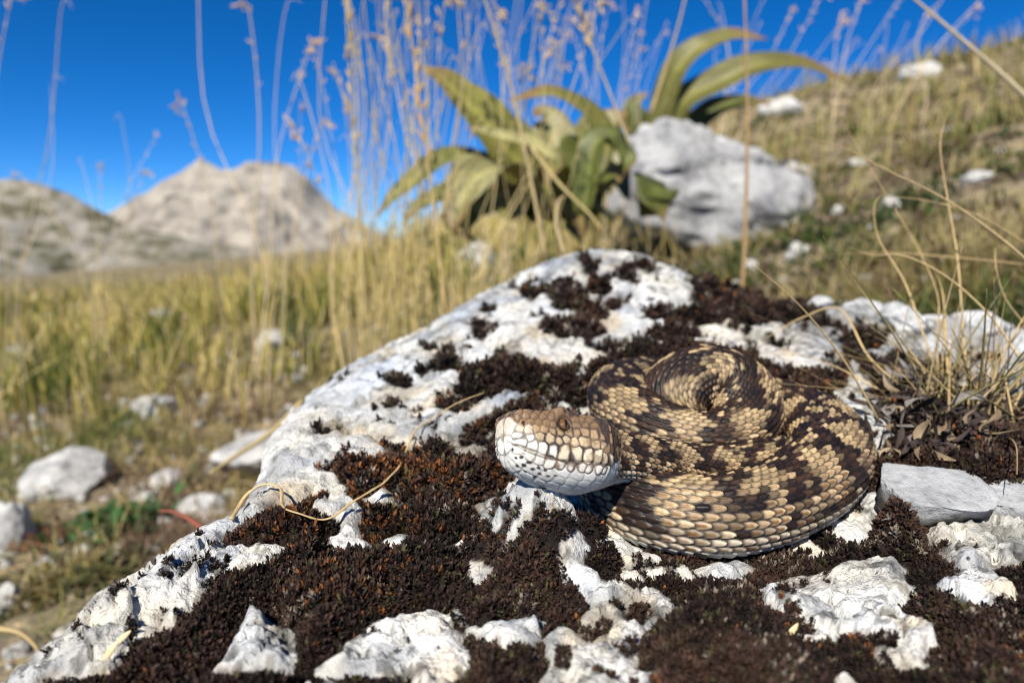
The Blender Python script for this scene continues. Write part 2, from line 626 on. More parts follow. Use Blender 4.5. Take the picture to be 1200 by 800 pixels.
def rock_full(x, y, detail=True):
    """height of bare rock, field, moss thickness"""
    z = rock0(x, y)
    ed0 = sdist(outline, x, y)
    bf = bare_field(x, y, ed0)
    ed = ed0 + 0.35 * fbm2(x, y, 2.2, 3, 33) * np.clip(np.asarray(y) / 14, 0.5, 2)
    raised = sstep(-0.10, 0.28, bf)
    near = np.clip(1.3 - np.asarray(y) / 40, 0.4, 1)
    z = z + 0.22 * raised * near
    rid = 1 - 2 * np.abs(fbm2(x, y, 2.4, 4, 41, 0.55))
    rough = 0.10 * rid + 0.26 * fbm2(x, y, 3.5, 3, 47)
    if detail:
        rough = rough + (0.12 * np.maximum(fbm2(x, y, 0.8, 5, 51, 0.66), -0.25) * near + 0.05 * (1 - 2 * np.abs(fbm2(x, y, 0.35, 3, 55)))) * (0.35 + 0.65 * raised)
        pit = fbm2(x, y, 0.55, 3, 58, 0.5)
        rough = rough - 0.25 * sstep(0.30, 0.5, pit) * raised
        wx = x + 0.35 * fbm2(x, y, 1.0, 3, 63)
        wy = y + 0.35 * fbm2(x, y, 1.0, 3, 64)
        rough = rough + raised * (0.20 * facets(wx, wy, 1.6, 5) + (0.30 * facets(wx, wy, 0.6, 9) + 0.30 * facets(wx, wy, 0.24, 13)) * near)
        crk = np.abs(fbm2(x + 3, y * 1.4, 2.6, 4, 67, 0.55))
        rough = rough - 0.16 * raised * (1 - sstep(0.004, 0.022, crk))
        rough = rough - 0.10 * raised * sstep(0.22, 0.34, fbm2(x, y, 0.30, 2, 66))
    z = z + rough
    # keep the bed of the snake clear of bumps
    bed = np.exp(-(((x - 5.3) / 4.6) ** 2 + ((y - 17.2) / 4.6) ** 2) ** 3)
    z = z - bed * np.maximum(rough, 0) - 0.12 * bed
    # the broken edge
    ins = np.clip(ed, 0, 1.2)
    z = z - 0.55 * (1 - ins / 1.2) ** 2
    out = np.clip(-ed, 0, None)
    z = z - 13 * (1 - np.exp(-out / 1.4)) - out * 0.5
    return z, bf, ed


nr, nc = 430, 590
tt = np.linspace(-1.15, 1.35, nc)
yy = np.concatenate([np.linspace(1.5, 7.5, 40, endpoint=False), np.geomspace(7.5, 46, nr - 40)])
TT, YY = np.meshgrid(tt, yy)
RX = TT * (YY + 1.5)
RY = YY
RZ, BF, ED = rock_full(RX, RY)
m_th = sstep(0.02, 0.75, -BF)                                   # moss cushions swell away from the bare patches
cush = fbm2(RX, RY, 1.5, 3, 61)
MOSS_H = 0.34 * m_th + 0.42 * m_th * cush
MOSS_H = MOSS_H + 0.55 * m_th * np.exp(-((RX - 9.3) / 1.4) ** 2 - ((RY - 14.4) / 0.6) ** 2)
MOSSY = sstep(0.0, 0.06, -BF) * (ED > -0.6)
RZm = RZ + np.where(ED > -0.5, MOSS_H, 0)
rc = np.ones((RX.size, 3))
gr = fbm2(RX, RY, 3.0, 4, 71).ravel()
warm = fbm2(RX, RY, 1.6, 3, 73).ravel()
rc = np.stack([1.0 + 0.09 * warm, 1.0 + 0.01 * warm, 0.98 - 0.13 * warm], 1) * (0.92 + 0.34 * gr)[:, None]
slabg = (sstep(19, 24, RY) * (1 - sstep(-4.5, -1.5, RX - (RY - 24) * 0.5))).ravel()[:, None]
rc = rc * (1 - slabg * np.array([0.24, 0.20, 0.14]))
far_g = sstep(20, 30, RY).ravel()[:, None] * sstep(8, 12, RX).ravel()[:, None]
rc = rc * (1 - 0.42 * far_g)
stray = (BF > 0) & (BF < 0.45) & (fbm2(RX, RY, 0.45, 2, 69) > 0.34)
crk = np.abs(fbm2(RX + 3, RY * 1.4, 2.6, 4, 67, 0.55)).ravel()
rc = rc * (1 - 0.55 * (1 - sstep(0.006, 0.028, crk)))[:, None]
spk = fbm2(RX, RY, 0.28, 3, 75, 0.6).ravel()
rc = rc * (1 - 0.65 * sstep(0.24, 0.36, spk) * sstep(-0.25, 0.2, gr))[:, None]
stain = sstep(0.05, 0.4, fbm2(RX, RY, 2.1, 4, 77, 0.6).ravel())[:, None]
rc = rc * (1 - stain * np.array([0.40, 0.38, 0.34]))
st2 = sstep(0.15, 0.45, fbm2(RX, RY, 1.3, 3, 78, 0.6).ravel())[:, None]
rc = rc * (1 - st2 * np.array([0.02, 0.12, 0.26]))
lich = fbm2(RX, RY, 0.9, 4, 93, 0.6).ravel()
lo = sstep(0.30, 0.36, lich)[:, None]
rc = rc * (1 - lo) + rc * np.array([0.50, 0.50, 0.49]) * lo
lo = (sstep(0.42, 0.47, fbm2(RX, RY, 0.8, 4, 94, 0.55).ravel()))[:, None]
rc = rc * (1 - lo) + rc * np.array([0.66, 0.63, 0.58]) * lo
brim = ((1 - sstep(0.0, 0.22, BF)) * sstep(-0.2, 0.4, fbm2(RX, RY, 0.7, 3, 79))).ravel()[:, None]
rc = rc * (1 - brim * np.array([0.42, 0.46, 0.50]))
rc = np.where(stray.ravel()[:, None], rc * 0.35, rc)
mo = MOSSY.ravel()[:, None]
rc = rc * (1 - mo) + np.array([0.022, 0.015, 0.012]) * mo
m_boulder = limestone('weathered_limestone', (0.74, 0.73, 0.70), (0.42, 0.425, 0.43), 45, True, 1.2)
boulder_base = (5, 16, -20)
gf = grid_faces(nr, nc)
gf = gf[(ED.ravel()[gf] > -7.0).all(1)]
used = np.unique(gf)
remap = np.zeros(RX.size, np.int64)
remap[used] = np.arange(len(used))
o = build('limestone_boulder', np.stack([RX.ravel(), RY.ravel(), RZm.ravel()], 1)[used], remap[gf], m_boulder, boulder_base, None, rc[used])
tag(o, 'big white limestone boulder patched with dark moss, under the coiled snake', 'boulder')

# ------------------------------------------------------------------ moss growing on the boulder
def moss_shoot(seed):
    """one shoot, height about 1: tris only"""
    r = np.random.default_rng(seed)
    V, F = [], []
    for tier, (z0, ln, tilt, k) in enumerate(((0.05, 0.62, 0.85, 5), (0.35, 0.60, 0.55, 3), (0.6, 0.50, 0.22, 1))):
        for i in range(k):
            a = 2 * math.pi * (i + 0.5 * tier + r.uniform(-.2, .2)) / k
            t = tilt + r.uniform(-.18, .18)
            dv = np.array([math.cos(a) * math.sin(t), math.sin(a) * math.sin(t), math.cos(t)])
            sv = np.array([-math.sin(a), math.cos(a), 0])
            nv = np.cross(sv, dv)
            l = ln * r.uniform(.8, 1.2)
            w = 0.13
            b0 = np.array([0, 0, z0])
            o = len(V)
            V += [b0, b0 + dv * l * .55 + sv * w - nv * .05, b0 + dv * l, b0 + dv * l * .55 - sv * w - nv * .05]
            F += [(o, o + 1, o + 2), (o, o + 2, o + 3)]
    return np.array(V), np.array(F)


shoots = [moss_shoot(k) for k in range(6)]
# cells of the boulder's own grid, weighted so that the cover stays even as the grid widens
cx = 0.25 * (RX[:-1, :-1] + RX[1:, :-1] + RX[:-1, 1:] + RX[1:, 1:])
cy = 0.25 * (RY[:-1, :-1] + RY[1:, :-1] + RY[:-1, 1:] + RY[1:, 1:])
area = np.abs((RX[:-1, 1:] - RX[:-1, :-1]) * (RY[1:, :-1] - RY[:-1, :-1]))
mcell = ((MOSSY[:-1, :-1] > 0.4) | stray[:-1, :-1]) & (ED[:-1, :-1] > -0.2) & (cy > 7.0) & (np.abs(cx / cy) < 0.95)
dens = area * np.clip(11.0 / cy, 0.28, 1.2) ** 1.8 * mcell
NM = 52000
pick = rng.choice(dens.size, NM, p=(dens / dens.sum()).ravel())
pi, pj = np.unravel_index(pick, dens.shape)
fu, fv = rng.random(NM), rng.random(NM)


def cell(Aa):
    return (Aa[pi, pj] * (1 - fu) * (1 - fv) + Aa[pi, pj + 1] * fu * (1 - fv) + Aa[pi + 1, pj] * (1 - fu) * fv + Aa[pi + 1, pj + 1] * fu * fv)


mx_, my_, mz_ = cell(RX), cell(RY), cell(RZm)
dzx = (RZm[pi, pj + 1] - RZm[pi, pj]) / (RX[pi, pj + 1] - RX[pi, pj])
dzy = (RZm[pi + 1, pj] - RZm[pi, pj]) / (RY[pi + 1, pj] - RY[pi, pj])
nv = nrm(np.stack([-dzx * 0.6, -dzy * 0.6, np.ones(NM)], 1) + rng.normal(0, 0.22, (NM, 3)))
size = (0.165 * np.clip(my_ / 13, 0.85, 1.9)) * rng.uniform(0.55, 1.5, NM) * (0.8 + 0.4 * sstep(0, .5, -cell(BF)))
ref = nrm(rng.normal(0, 1, (NM, 3)))
tx = nrm(np.cross(nv, ref))
ty = np.cross(nv, tx)
# tint: nearly black brown, rusty in a few patches, a few olive or pale tips
c_dark = np.array([0.012, 0.008, 0.007])
c_mid = np.array([0.052, 0.027, 0.018])
c_rust = np.array([0.26, 0.095, 0.028])
c_olive = np.array([0.060, 0.055, 0.022])
c_pale = np.array([0.22, 0.18, 0.14])
rr = rng.random(NM)
mc = c_dark + (c_mid - c_dark) * np.clip(rr + 0.4 * fbm2(mx_, my_, 1.5, 2, 81), 0, 1)[:, None]
mc = mc * np.clip(1.0 + 1.1 * fbm2(mx_, my_, 1.8, 2, 84), .5, 1.9)[:, None]
rust_c = [(rock_hit(395, 590), 2.1, 1.1), (rock_hit(535, 580), 0.9, 1.3), (rock_hit(440, 610), 1.3, 0.6), (rock_hit(440, 690), 1.4, 0.25), (rock_hit(980, 760), 1.0, 0.25)]
rp = np.zeros(NM)
for (c, s, w) in rust_c:
    rp = np.maximum(rp, w * np.exp(-((mx_ - c[0]) ** 2 + (my_ - c[1]) ** 2) / s ** 2))
rp = np.maximum(rp, 0.22 * sstep(0.1, 0.5, fbm2(mx_, my_, 2.2, 2, 85)))
rp = rp * (0.55 + 0.9 * fbm2(mx_, my_, 0.6, 2, 83))
sel = rng.random(NM) < np.clip(rp, 0.006, 0.85)
mc[sel] = c_rust * rng.uniform(0.2, 1.0, (sel.sum(), 1))
sel = rng.random(NM) < 0.05 + 0.08 * (fbm2(mx_, my_, 2.0, 2, 87) > 0.2)
mc[sel] = c_olive * rng.uniform(0.6, 1.3, (sel.sum(), 1))
pale_n = fbm2(mx_, my_, 1.3, 2, 89)
sel = rng.random(NM) < np.where(pale_n > 0.28, 0.16, 0.012)
mc[sel] = c_pale * rng.uniform(0.5, 1.2, (sel.sum(), 1))
MV, MF, MC, off = [], [], [], 0
kind_ = rng.integers(0, len(shoots), NM)
for k, (sv_, sf_) in enumerate(shoots):
    id_ = np.where(kind_ == k)[0]
    v = (tx[id_, None] * sv_[None, :, 0:1] + ty[id_, None] * sv_[None, :, 1:2] + nv[id_, None] * (sv_[None, :, 2:3] - 0.12)) * size[id_, None, None]
    v = v + np.stack([mx_, my_, mz_], 1)[id_, None]
    MV.append(v.reshape(-1, 3))
    MF.append((sf_[None] + (np.arange(len(id_)) * len(sv_))[:, None, None] + off).reshape(-1, 3))
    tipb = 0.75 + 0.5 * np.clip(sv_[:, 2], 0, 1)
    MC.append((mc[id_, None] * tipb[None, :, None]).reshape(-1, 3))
    off += len(id_) * len(sv_)
m_moss = tint_material('dry_moss', 0.75, None, 0, 0.12, 0.3)
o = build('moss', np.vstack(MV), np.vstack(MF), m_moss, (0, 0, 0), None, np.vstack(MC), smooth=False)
tag(o, 'dark brown and rusty dry moss cushions covering the boulder', None, None, 'stuff')


def surf(px, py, lift=0.0):
    """point on the boulder (with its moss) that shows at px,py"""
    x, y = rock_hit(px, py)
    i = int(np.clip(np.searchsorted(yy, y) - 1, 0, nr - 2))
    j = int(np.clip(np.searchsorted(tt, x / (y + 1.5)) - 1, 0, nc - 2))
    fy = np.clip((y - yy[i]) / (yy[i + 1] - yy[i]), 0, 1)
    fx = np.clip((x / (y + 1.5) - tt[j]) / (tt[j + 1] - tt[j]), 0, 1)
    z = (RZm[i, j] * (1 - fx) + RZm[i, j + 1] * fx) * (1 - fy) + (RZm[i + 1, j] * (1 - fx) + RZm[i + 1, j + 1] * fx) * fy
    return np.array([x, y, z + lift])


# ------------------------------------------------------------------ the viper
HL = 2.35                                              # head length
yaw, pit, roll = math.radians(34), math.radians(19), math.radians(27)
fwd = np.array([-math.cos(yaw) * math.cos(pit), -math.sin(yaw) * math.cos(pit), math.sin(pit)])
up0 = np.array([0, 0, 1.0]) - fwd[2] * fwd
up0 /= np.linalg.norm(up0)
left0 = np.cross(up0, fwd)                             # the snake's left side, towards the camera
hup = up0 * math.cos(roll) - left0 * math.sin(roll)
snout = P(590, 514, 13.55)
nape = snout - fwd * HL
z1 = (0, 0, 1)
body_ctrl = [  # point, up, radius
    (snout, hup, .6), (snout - fwd * 0.8, hup, .6), (snout - fwd * 1.6, hup, .6), (nape, hup, .60),
    (P(752, 538, 15.6), (0, .28, .96), .60), (P(800, 548, 16.2), (0, .2, 1), .60), (P(850, 552, 16.5), z1, .62), (P(893, 540, 16.9), z1, .66),
    (P(912, 540, 17.9), z1, .72), (np.array([6.4, 18.7, -6.2]), z1, .76), (np.array([5.0, 19.0, -6.3]), z1, .8), (np.array([3.7, 18.5, -6.3]), z1, .84),
    (np.array([2.55, 17.4, -6.2]), (-.1, 0, 1), .90), (np.array([2.36, 16.05, -6.12]), (.35, .1, .95), .90), (np.array([2.78, 14.85, -6.16]), (.25, .35, .92), .92), (np.array([3.85, 14.2, -6.16]), (.1, .42, .91), .94),
    (P(860, 605, 15.1), (0, .42, .91), .96), (P(922, 587, 15.7), (-.1, .40, .92), .98), (P(966, 553, 16.8), (-.3, .25, .93), 1.04), (P(978, 520, 18.3), (-.3, .05, .95), 1.02), (P(952, 496, 20.0), (-.1, -.1, 1), 1.0),
    (P(890, 474, 21.6), z1, .98), (P(820, 458, 22.4), z1, .96), (P(762, 450, 22.0), z1, .94), (P(728, 455, 20.8), z1, .92), (P(722, 470, 19.4), z1, .88),
    (P(748, 492, 18.3), (.1, .15, 1), .84), (P(790, 513, 17.7), (0, .2, 1), .82), (P(836, 522, 17.5), (0, .2, 1), .82), (P(872, 508, 17.9), (-.15, .1, 1), .86), (P(880, 474, 18.7), (-.2, 0, 1), .90),
    (P(856, 444, 19.3), (0, -.15, 1), .94), (P(816, 441, 19.4), (0, -.2, 1), .95), (P(784, 462, 19.0), (0, -.1, 1), .92), (P(782, 500, 18.8), z1, .8),
    (P(805, 530, 18.8), z1, .62), (P(845, 548, 18.8), z1, .45), (P(880, 560, 18.9), z1, .28), (P(905, 575, 18.9), z1, .08)]
bp = np.array([c[0] for c in body_ctrl])
bu = np.array([c[1] for c in body_ctrl], float)
br = np.array([[c[2]] for c in body_ctrl])
dense = 6000


def soften(q, w):
    k = np.ones(2 * w + 1) / (2 * w + 1)
    e = np.vstack([2 * q[0] - q[w:0:-1], q, 2 * q[-1] - q[-2:-w - 2:-1]])
    return np.stack([np.convolve(e[:, c], k, 'valid') for c in range(q.shape[1])], 1)


pc, pu, pr = catmull(bp, dense), catmull(bu, dense), catmull(br, dense)[:, 0]
keep_ = int(dense * 3 / (len(body_ctrl) - 1))
sm = soften(soften(pc, 110), 110)
bl_ = sstep(keep_, keep_ + 500, np.arange(dense))[:, None]
pc = pc * (1 - bl_) + sm * bl_
sl = np.concatenate([[0], np.cumsum(np.linalg.norm(np.diff(pc, axis=0), axis=1))])
LT = sl[-1]
# ring stations: very fine at the snout
def s_of(k):
    return float(np.interp(k / (len(body_ctrl) - 1), np.linspace(0, 1, dense), sl))


# rings are close where the skin shows, wider apart where other coils cover it
hid = [(s_of(8.5), s_of(11.5)), (s_of(21.6), s_of(22.8)), (s_of(34), LT + 1)]
st = list(0.34 * np.linspace(0, 1, 34, endpoint=False) ** 2)
p_ = 0.34
while p_ < LT:
    st.append(p_)
    p_ += 0.06 if any(a0 < p_ < a1 for a0, a1 in hid) else 0.0255
st = np.array(st)
ip = lambda a: np.stack([np.interp(st, sl, a[:, k]) for k in range(3)], 1)
C = ip(pc)
U = ip(pu)
R = np.interp(st, sl, pr)
T = nrm(np.stack([np.interp(st, sl, g_) for g_ in np.gradient(pc, axis=0).T], 1))
k_ = np.ones(41) / 41
for it in range(1):
    Tp = np.vstack([np.repeat(T[:1], 20, 0), T, np.repeat(T[-1:], 20, 0)])
    T = nrm(np.stack([np.convolve(Tp[:, k], k_, 'valid') for k in range(3)], 1))
T[st < HL * 0.9] = -fwd
SIDE = nrm(np.cross(U, T))                             # T runs from head to tail
UP = np.cross(T, SIDE)
nR, nA = len(st), 250
a = np.linspace(-math.pi, math.pi, nA, endpoint=False)


def prof(xs, ys):
    return np.interp(st, xs, ys)


hx = [0, .012, .04, .09, .17, .28, .45, .7, 1.0, 1.4, 1.8, 2.1, 2.4, 2.8, 3.3]
hw = [0.0, .14, .26, .35, .41, .46, .51, .57, .66, .80, .95, .98, .87, .68, .60]
hu_ = [0.0, .22, .38, .50, .57, .59, .59, .61, .65, .67, .66, .65, .63, .60, .58]
hd_ = [0.0, .16, .31, .43, .53, .61, .68, .76, .83, .87, .88, .84, .75, .64, .58]
isneck = sstep(2.4, 3.5, st)
w_ = prof(hx, hw) * (1 - isneck) + R * isneck
u_ = prof(hx, hu_) * (1 - isneck) + 0.93 * R * isneck
d_ = prof(hx, hd_) * (1 - isneck) + 0.88 * R * isneck
sa, ca = np.sin(a)[None], np.cos(a)[None]


def hex_(c):
    """squareness of the head's section by the cosine of the angle from the crown"""
    return 0.84 - 0.34 * sstep(0.0, 0.45, c)


ex = hex_(ca) * (1 - isneck[:, None]) + 0.96 * isneck[:, None]
lx = w_[:, None] * np.sign(sa) * np.abs(sa) ** ex
lz = np.where(ca > 0, u_[:, None], d_[:, None]) * np.sign(ca) * np.abs(ca) ** ex
base_v = C[:, None] + SIDE[:, None] * lx[..., None] + UP[:, None] * lz[..., None]
SS, AA = np.meshgrid(st, a, indexing='ij')
absd = np.degrees(np.abs(AA))
# normals of the bare tube
nx = np.cross(np.gradient(base_v, axis=0), np.roll(base_v, -1, 1) - np.roll(base_v, 1, 1))
nx = nrm(nx)
cen = base_v - C[:, None]
nx = np.where((nx * cen).sum(-1, keepdims=True) < 0, -nx, nx)

# ---- body scales
ROWS = 29
HALF = 14
Lsc = 0.242 * np.clip(R, 0.3, 2) ** 0.75
uu = np.cumsum(np.gradient(st) / Lsc)
UU = np.repeat(uu[:, None], nA, 1)
# rows are narrow along the spine and wide on the flanks
xq = absd / 152.0
QQ = np.sign(AA) * (HALF + 0.5) * (1.33 * xq - 0.33 * xq ** 2)


def scale_rand(i, j, seed):
    return _hash(i.astype(np.int64), j.astype(np.int64), np.zeros(i.shape, np.int64), seed)


def pattern(ui, j):
    """0 pale .. 1 dark for a scale, and its pale ground colour"""
    per = 7.2
    ph = ui / per + 0.18 * vnoise(np.stack([ui * 0.12, 0 * ui, 0 * ui], 1), 9)
    zig = 2.8 * (2 * np.abs(2 * (ph - np.floor(ph)) - 1) - 1)
    wob = 1.0 * vnoise(np.stack([ui * 0.5, j * 0.55, 0 * ui + 4.0], 1), 5) + 0.8 * (scale_rand(ui * 2, j, 21) - 0.5)
    dz = np.abs(j - zig) - 3.9 - 1.3 * wob
    # a broken pale fleck line inside the dark band
    dz = np.where((np.abs(j - zig) < 1.2) & (scale_rand(ui * 2, j, 24) > 0.72), 0.6, dz)
    side = np.sign(j)
    # flank blotches sit between the points of the zigzag
    fr = (ph + np.where(side > 0, 0.5, 0.0))
    fr = fr - np.floor(fr) - 0.5
    bl = np.sqrt((fr * 3.0) ** 2 + ((np.abs(j) - 8.2) / 2.0) ** 2) - 1.0 + 0.6 * wob
    fr2 = (ph * 2 + 0.25)
    fr2 = fr2 - np.floor(fr2) - 0.5
    b2 = np.sqrt((fr2 * 2.4) ** 2 + ((np.abs(j) - 11.6) / 1.3) ** 2) - 0.7 + 0.5 * wob
    d = np.minimum(np.minimum(dz, bl * 1.6), b2 * 1.5)
    return np.clip(0.5 - d * 2.2, 0, 1), dz


H = np.zeros(UU.shape).ravel()
best = np.full(UU.size, -1.0)
bi = np.zeros(UU.size)
bj = np.zeros(UU.size)
bx_ = np.zeros(UU.size)
by_ = np.zeros(UU.size)
u1, q1 = UU.ravel(), QQ.ravel()
j0 = np.round(q1)
LEN = 1.40
for dj in (-1, 0, 1):
    j = np.clip(j0 + dj, -HALF, HALF)
    offj = 0.5 * (np.abs(j) % 2)
    i0 = np.floor(u1 - offj)
    for di in (0, -1):
        i = i0 + di
        x = (u1 - offj - i) / LEN
        ok = (x >= 0) & (x <= 1)
        xc = np.clip(x, 0, 1)
        jig = 0.10 * (scale_rand(i, j, 3) - 0.5)
        wid = (0.65 - 0.10 * sstep(4, 10, np.abs(j))) * np.sqrt(np.clip(1 - (np.abs(xc - 0.46) / 0.54) ** 2.1, 0, 1))
        y = (q1 - j - jig) / np.maximum(wid, 1e-4)
        ok &= np.abs(y) < 1
        flat = sstep(8, 13, np.abs(j))
        h = 0.22 + 0.78 * xc - 0.45 * y * y + (0.24 * (1 - flat)) * np.exp(-((q1 - j - jig) / 0.09) ** 2) - 0.5 * sstep(0.80, 1.0, xc) * (xc - 0.8) * 5 * 0.35
        h = h + 0.12 * (scale_rand(i, j, 8) - 0.5)
        h = np.where(ok, h, -1)
        up_ = h > best
        best = np.where(up_, h, best)
        bi = np.where(up_, i + offj, bi)
        bj = np.where(up_, j, bj)
        bx_ = np.where(up_, xc, bx_)
        by_ = np.where(up_, y, by_)
isb = sstep(150, 153, absd.ravel())                  # belly plates
on = best > 0
hgt = np.where(on, np.clip(best, 0, None), 0.0)
fb = u1 - np.floor(u1)
hb = 0.2 + 0.75 * fb - 0.9 * sstep(0.93, 1.0, fb)
hgt = hgt * (1 - isb) + hb * isb
Rm = np.repeat(R[:, None], nA, 1).ravel()
disp = 0.074 * np.clip(Rm, 0.2, 1.2) * hgt
dk, dz_ = pattern(bi, bj)
rnd = scale_rand(bi * 2, bj, 11)
rnd2 = scale_rand(bi * 2, bj, 12)
dk = np.clip(dk + (rnd2 > 0.95) * 0.8 - (rnd < 0.04) * 0.8, 0, 1)
aj = np.abs(bj)
pale_top = np.array([0.41, 0.295, 0.155])
pale_side = np.array([0.51, 0.375, 0.215])
pale_low = np.array([0.66, 0.58, 0.45])
dark_c = np.array([0.017, 0.0095, 0.0065])
tt1 = sstep(5, 10, aj)[:, None]
tt2 = sstep(10.5, 14.0, aj)[:, None]
ground_c = pale_top * (1 - tt1) + pale_side * tt1
ground_c = ground_c * (1 - tt2) + pale_low * tt2
ground_c = ground_c * (0.55 + 0.75 * rnd)[:, None]
# each pale scale: browner in the middle and at its root, cream along the free edge
mid = np.exp(-(by_ / 0.55) ** 2) * sstep(0.1, 0.4, bx_) * (1 - sstep(0.7, 0.9, bx_))
brown = np.array([0.17, 0.08, 0.028])
ground_c = ground_c * (1 - (np.clip(1.15 * mid * sstep(4, 9, aj) * (0.2 + 0.9 * rnd2), 0, .95))[:, None]) + brown * (np.clip(1.15 * mid * sstep(4, 9, aj) * (0.2 + 0.9 * rnd2), 0, .95))[:, None]
root = (1 - sstep(0.26, 0.52, bx_)) * (0.75 + 0.22 * sstep(6, 11, aj))
ground_c = ground_c * (1 - root[:, None]) + np.array([0.035, 0.028, 0.028]) * root[:, None]
dc = dark_c * (0.45 + 1.25 * rnd)[:, None] * (0.75 + 0.7 * np.exp(-(by_ / 0.35) ** 2) * sstep(0.3, 0.8, bx_))[:, None] + np.array([0.022, 0.010, 0.004]) * (rnd2 > 0.7)[:, None]
col = ground_c * (1 - dk[:, None]) + dc * dk[:, None]
skin = np.array([0.012, 0.009, 0.008])
edge = np.maximum(sstep(0.60, 0.92, np.abs(by_)) * 0.9, sstep(0.90, 1.0, bx_) * 0.5)
col = col * (1 - edge[:, None]) + skin * edge[:, None]
col = np.where(on[:, None], col, skin)
bn = scale_rand(np.floor(u1), np.floor(q1 * 1.3), 15)
bc = np.array([0.62, 0.60, 0.55]) * (0.75 + 0.35 * bn)[:, None]
bc = np.where((bn > 0.8)[:, None], np.array([0.12, 0.12, 0.13]), bc)
col = col * (1 - isb[:, None]) + bc * isb[:, None]

# ---- head shields: cells around hand placed centres, mirrored on both sides
seeds = []   # x along head, angle from the crown in degrees, size weight, colour, kind


jit = np.random.default_rng(3)


def sd(x, ang_, w, c, k):
    if c == 'mix':
        c = (0.62, 0.52, 0.36)
    seeds.append((x, ang_, w, c, k))
    if 2 < ang_ < 178:
        seeds.append((x, -ang_, w, c, k))


white = (0.70, 0.65, 0.56)
cream = (0.66, 0.53, 0.34)
tan = (0.22, 0.13, 0.06)
umber = (0.07, 0.038, 0.02)
dkb = (0.050, 0.026, 0.015)
chin = (0.64, 0.61, 0.55)
for x, w in ((.14, 1.0), (.36, .95), (.58, .95), (.80, 1.0), (1.03, 1.1), (1.26, 1.1), (1.49, 1.05), (1.70, .95), (1.88, .85), (2.03, .8)):   # upper lip
    sd(x + jit.uniform(-.03, .03), 103 + 2 * x + jit.uniform(-2, 2), w * jit.uniform(.88, 1.1), white if x < .9 else 'mix', 1)
sd(0.02, 40, 1.2, white, 1)
sd(0.01, 150, 1.1, white, 1)
for x, w in ((.12, .95), (.32, .95), (.54, 1.0), (.76, .95), (.98, .9), (1.20, .9), (1.42, .9), (1.62, .85), (1.80, .8), (1.96, .75)):       # lower lip
    sd(x + jit.uniform(-.03, .03), 124 + 2 * x + jit.uniform(-2, 2), w * jit.uniform(.85, 1.1), white, 2)
for x in np.arange(.12, 1.95, .19):                                               # rows below and before the eye
    sd(x + jit.uniform(-.04, .04), 91 + jit.uniform(-2, 2), .72 * jit.uniform(.8, 1.25), (0.50, 0.37, 0.22) if x > .45 else white, 1)
for x in np.arange(.10, 1.85, .17):
    sd(x + jit.uniform(-.04, .04), 82 + jit.uniform(-2, 2), .60 * jit.uniform(.8, 1.25), (0.36, 0.235, 0.12) if x > .35 else (0.5, 0.42, 0.32), 1)
for x in np.arange(.16, 1.8, .165):
    if abs(x - 1.06) > .15:
        sd(x + jit.uniform(-.03, .03), 72 + jit.uniform(-2, 2), .56 * jit.uniform(.8, 1.2), tan, 1)
for x, an in ((.10, 56), (.26, 58), (.44, 58), (.62, 58), (.80, 57), (1.30, 62), (1.45, 60), (1.6, 60)):
    sd(x, an, .68, (0.15, 0.082, 0.04) if int(x * 100) % 3 else (0.28, 0.17, 0.08), 1)
for x, an, w in ((.12, 40, .9), (.32, 42, .9), (.52, 44, .8), (.72, 44, .8), (1.04, 44, 1.5)):
    sd(x, an, w, (0.11, 0.06, 0.03), 1)
hr = np.random.default_rng(5)
for x in np.arange(.12, 1.0, .17):
    for an in (0, 14, 27):
        sd(x + hr.uniform(-.04, .04), an + (hr.uniform(-4, 4) if an else 0), .65, umber if hr.random() < .75 else tan, 3)
for x in np.arange(1.0, 2.6, .16):
    for an in (0, 15, 30, 45, 58):
        c = dkb if hr.random() < (.6 if an >= 45 else .4) else (umber if hr.random() < .6 else tan)
        if an == 58 and x < 1.75:
            continue
        sd(x + hr.uniform(-.03, .03) + (.08 if (an // 15) % 2 else 0), an + (hr.uniform(-3, 3) if an else 0), .62, c, 3)
for x in np.arange(1.75, 2.6, .16):
    for an in (72, 84, 97):
        sd(x + hr.uniform(-.03, .03) + .2, an + hr.uniform(-3, 3), .6, dkb if hr.random() < .5 else tan, 3)
for x in (.18, .50, .85):
    sd(x, 150, 1.3, chin, 4)
    sd(x, 172, 1.1, chin, 4)
for x in np.arange(1.1, 2.7, .30):
    for an in (136, 152, 166, 180):
        sd(x, an, 1.1, chin, 5)
nh = int(np.searchsorted(st, 2.9))
hv = np.stack([np.repeat(st[:nh, None], nA, 1), lx[:nh], lz[:nh]], -1).reshape(-1, 3)
sx = np.array([s[0] for s in seeds])
san = np.radians([s[1] for s in seeds])
wi = np.interp(sx, hx, hw)
hui = np.interp(sx, hx, hu_)
hdi = np.interp(sx, hx, hd_)
sex = hex_(np.cos(san))
spos = np.stack([sx, wi * np.sign(np.sin(san)) * np.abs(np.sin(san)) ** sex,
                 np.where(np.cos(san) > 0, hui, hdi) * np.sign(np.cos(san)) * np.abs(np.cos(san)) ** sex], 1)
sw = np.array([s[2] for s in seeds])
sc_ = np.array([s[3] for s in seeds])
sk = np.array([s[4] for s in seeds])
wob = np.stack([vnoise(hv * 9, 31), vnoise(hv * 9, 32), vnoise(hv * 9, 33)], 1) * 0.012
F1 = np.full(len(hv), 9.0)
F2 = np.full(len(hv), 9.0)
I1 = np.zeros(len(hv), int)
for k in range(len(seeds)):
    st_ = np.array([1.0 if sk[k] < 4 else 0.55, 1, 1])
    dd = np.linalg.norm((hv + wob - spos[k]) * st_, axis=1) / sw[k]
    l1 = dd < F1
    F2 = np.where(l1, F1, np.minimum(F2, dd))
    I1 = np.where(l1, k, I1)
    F1 = np.where(l1, dd, F1)
gap = F2 - F1
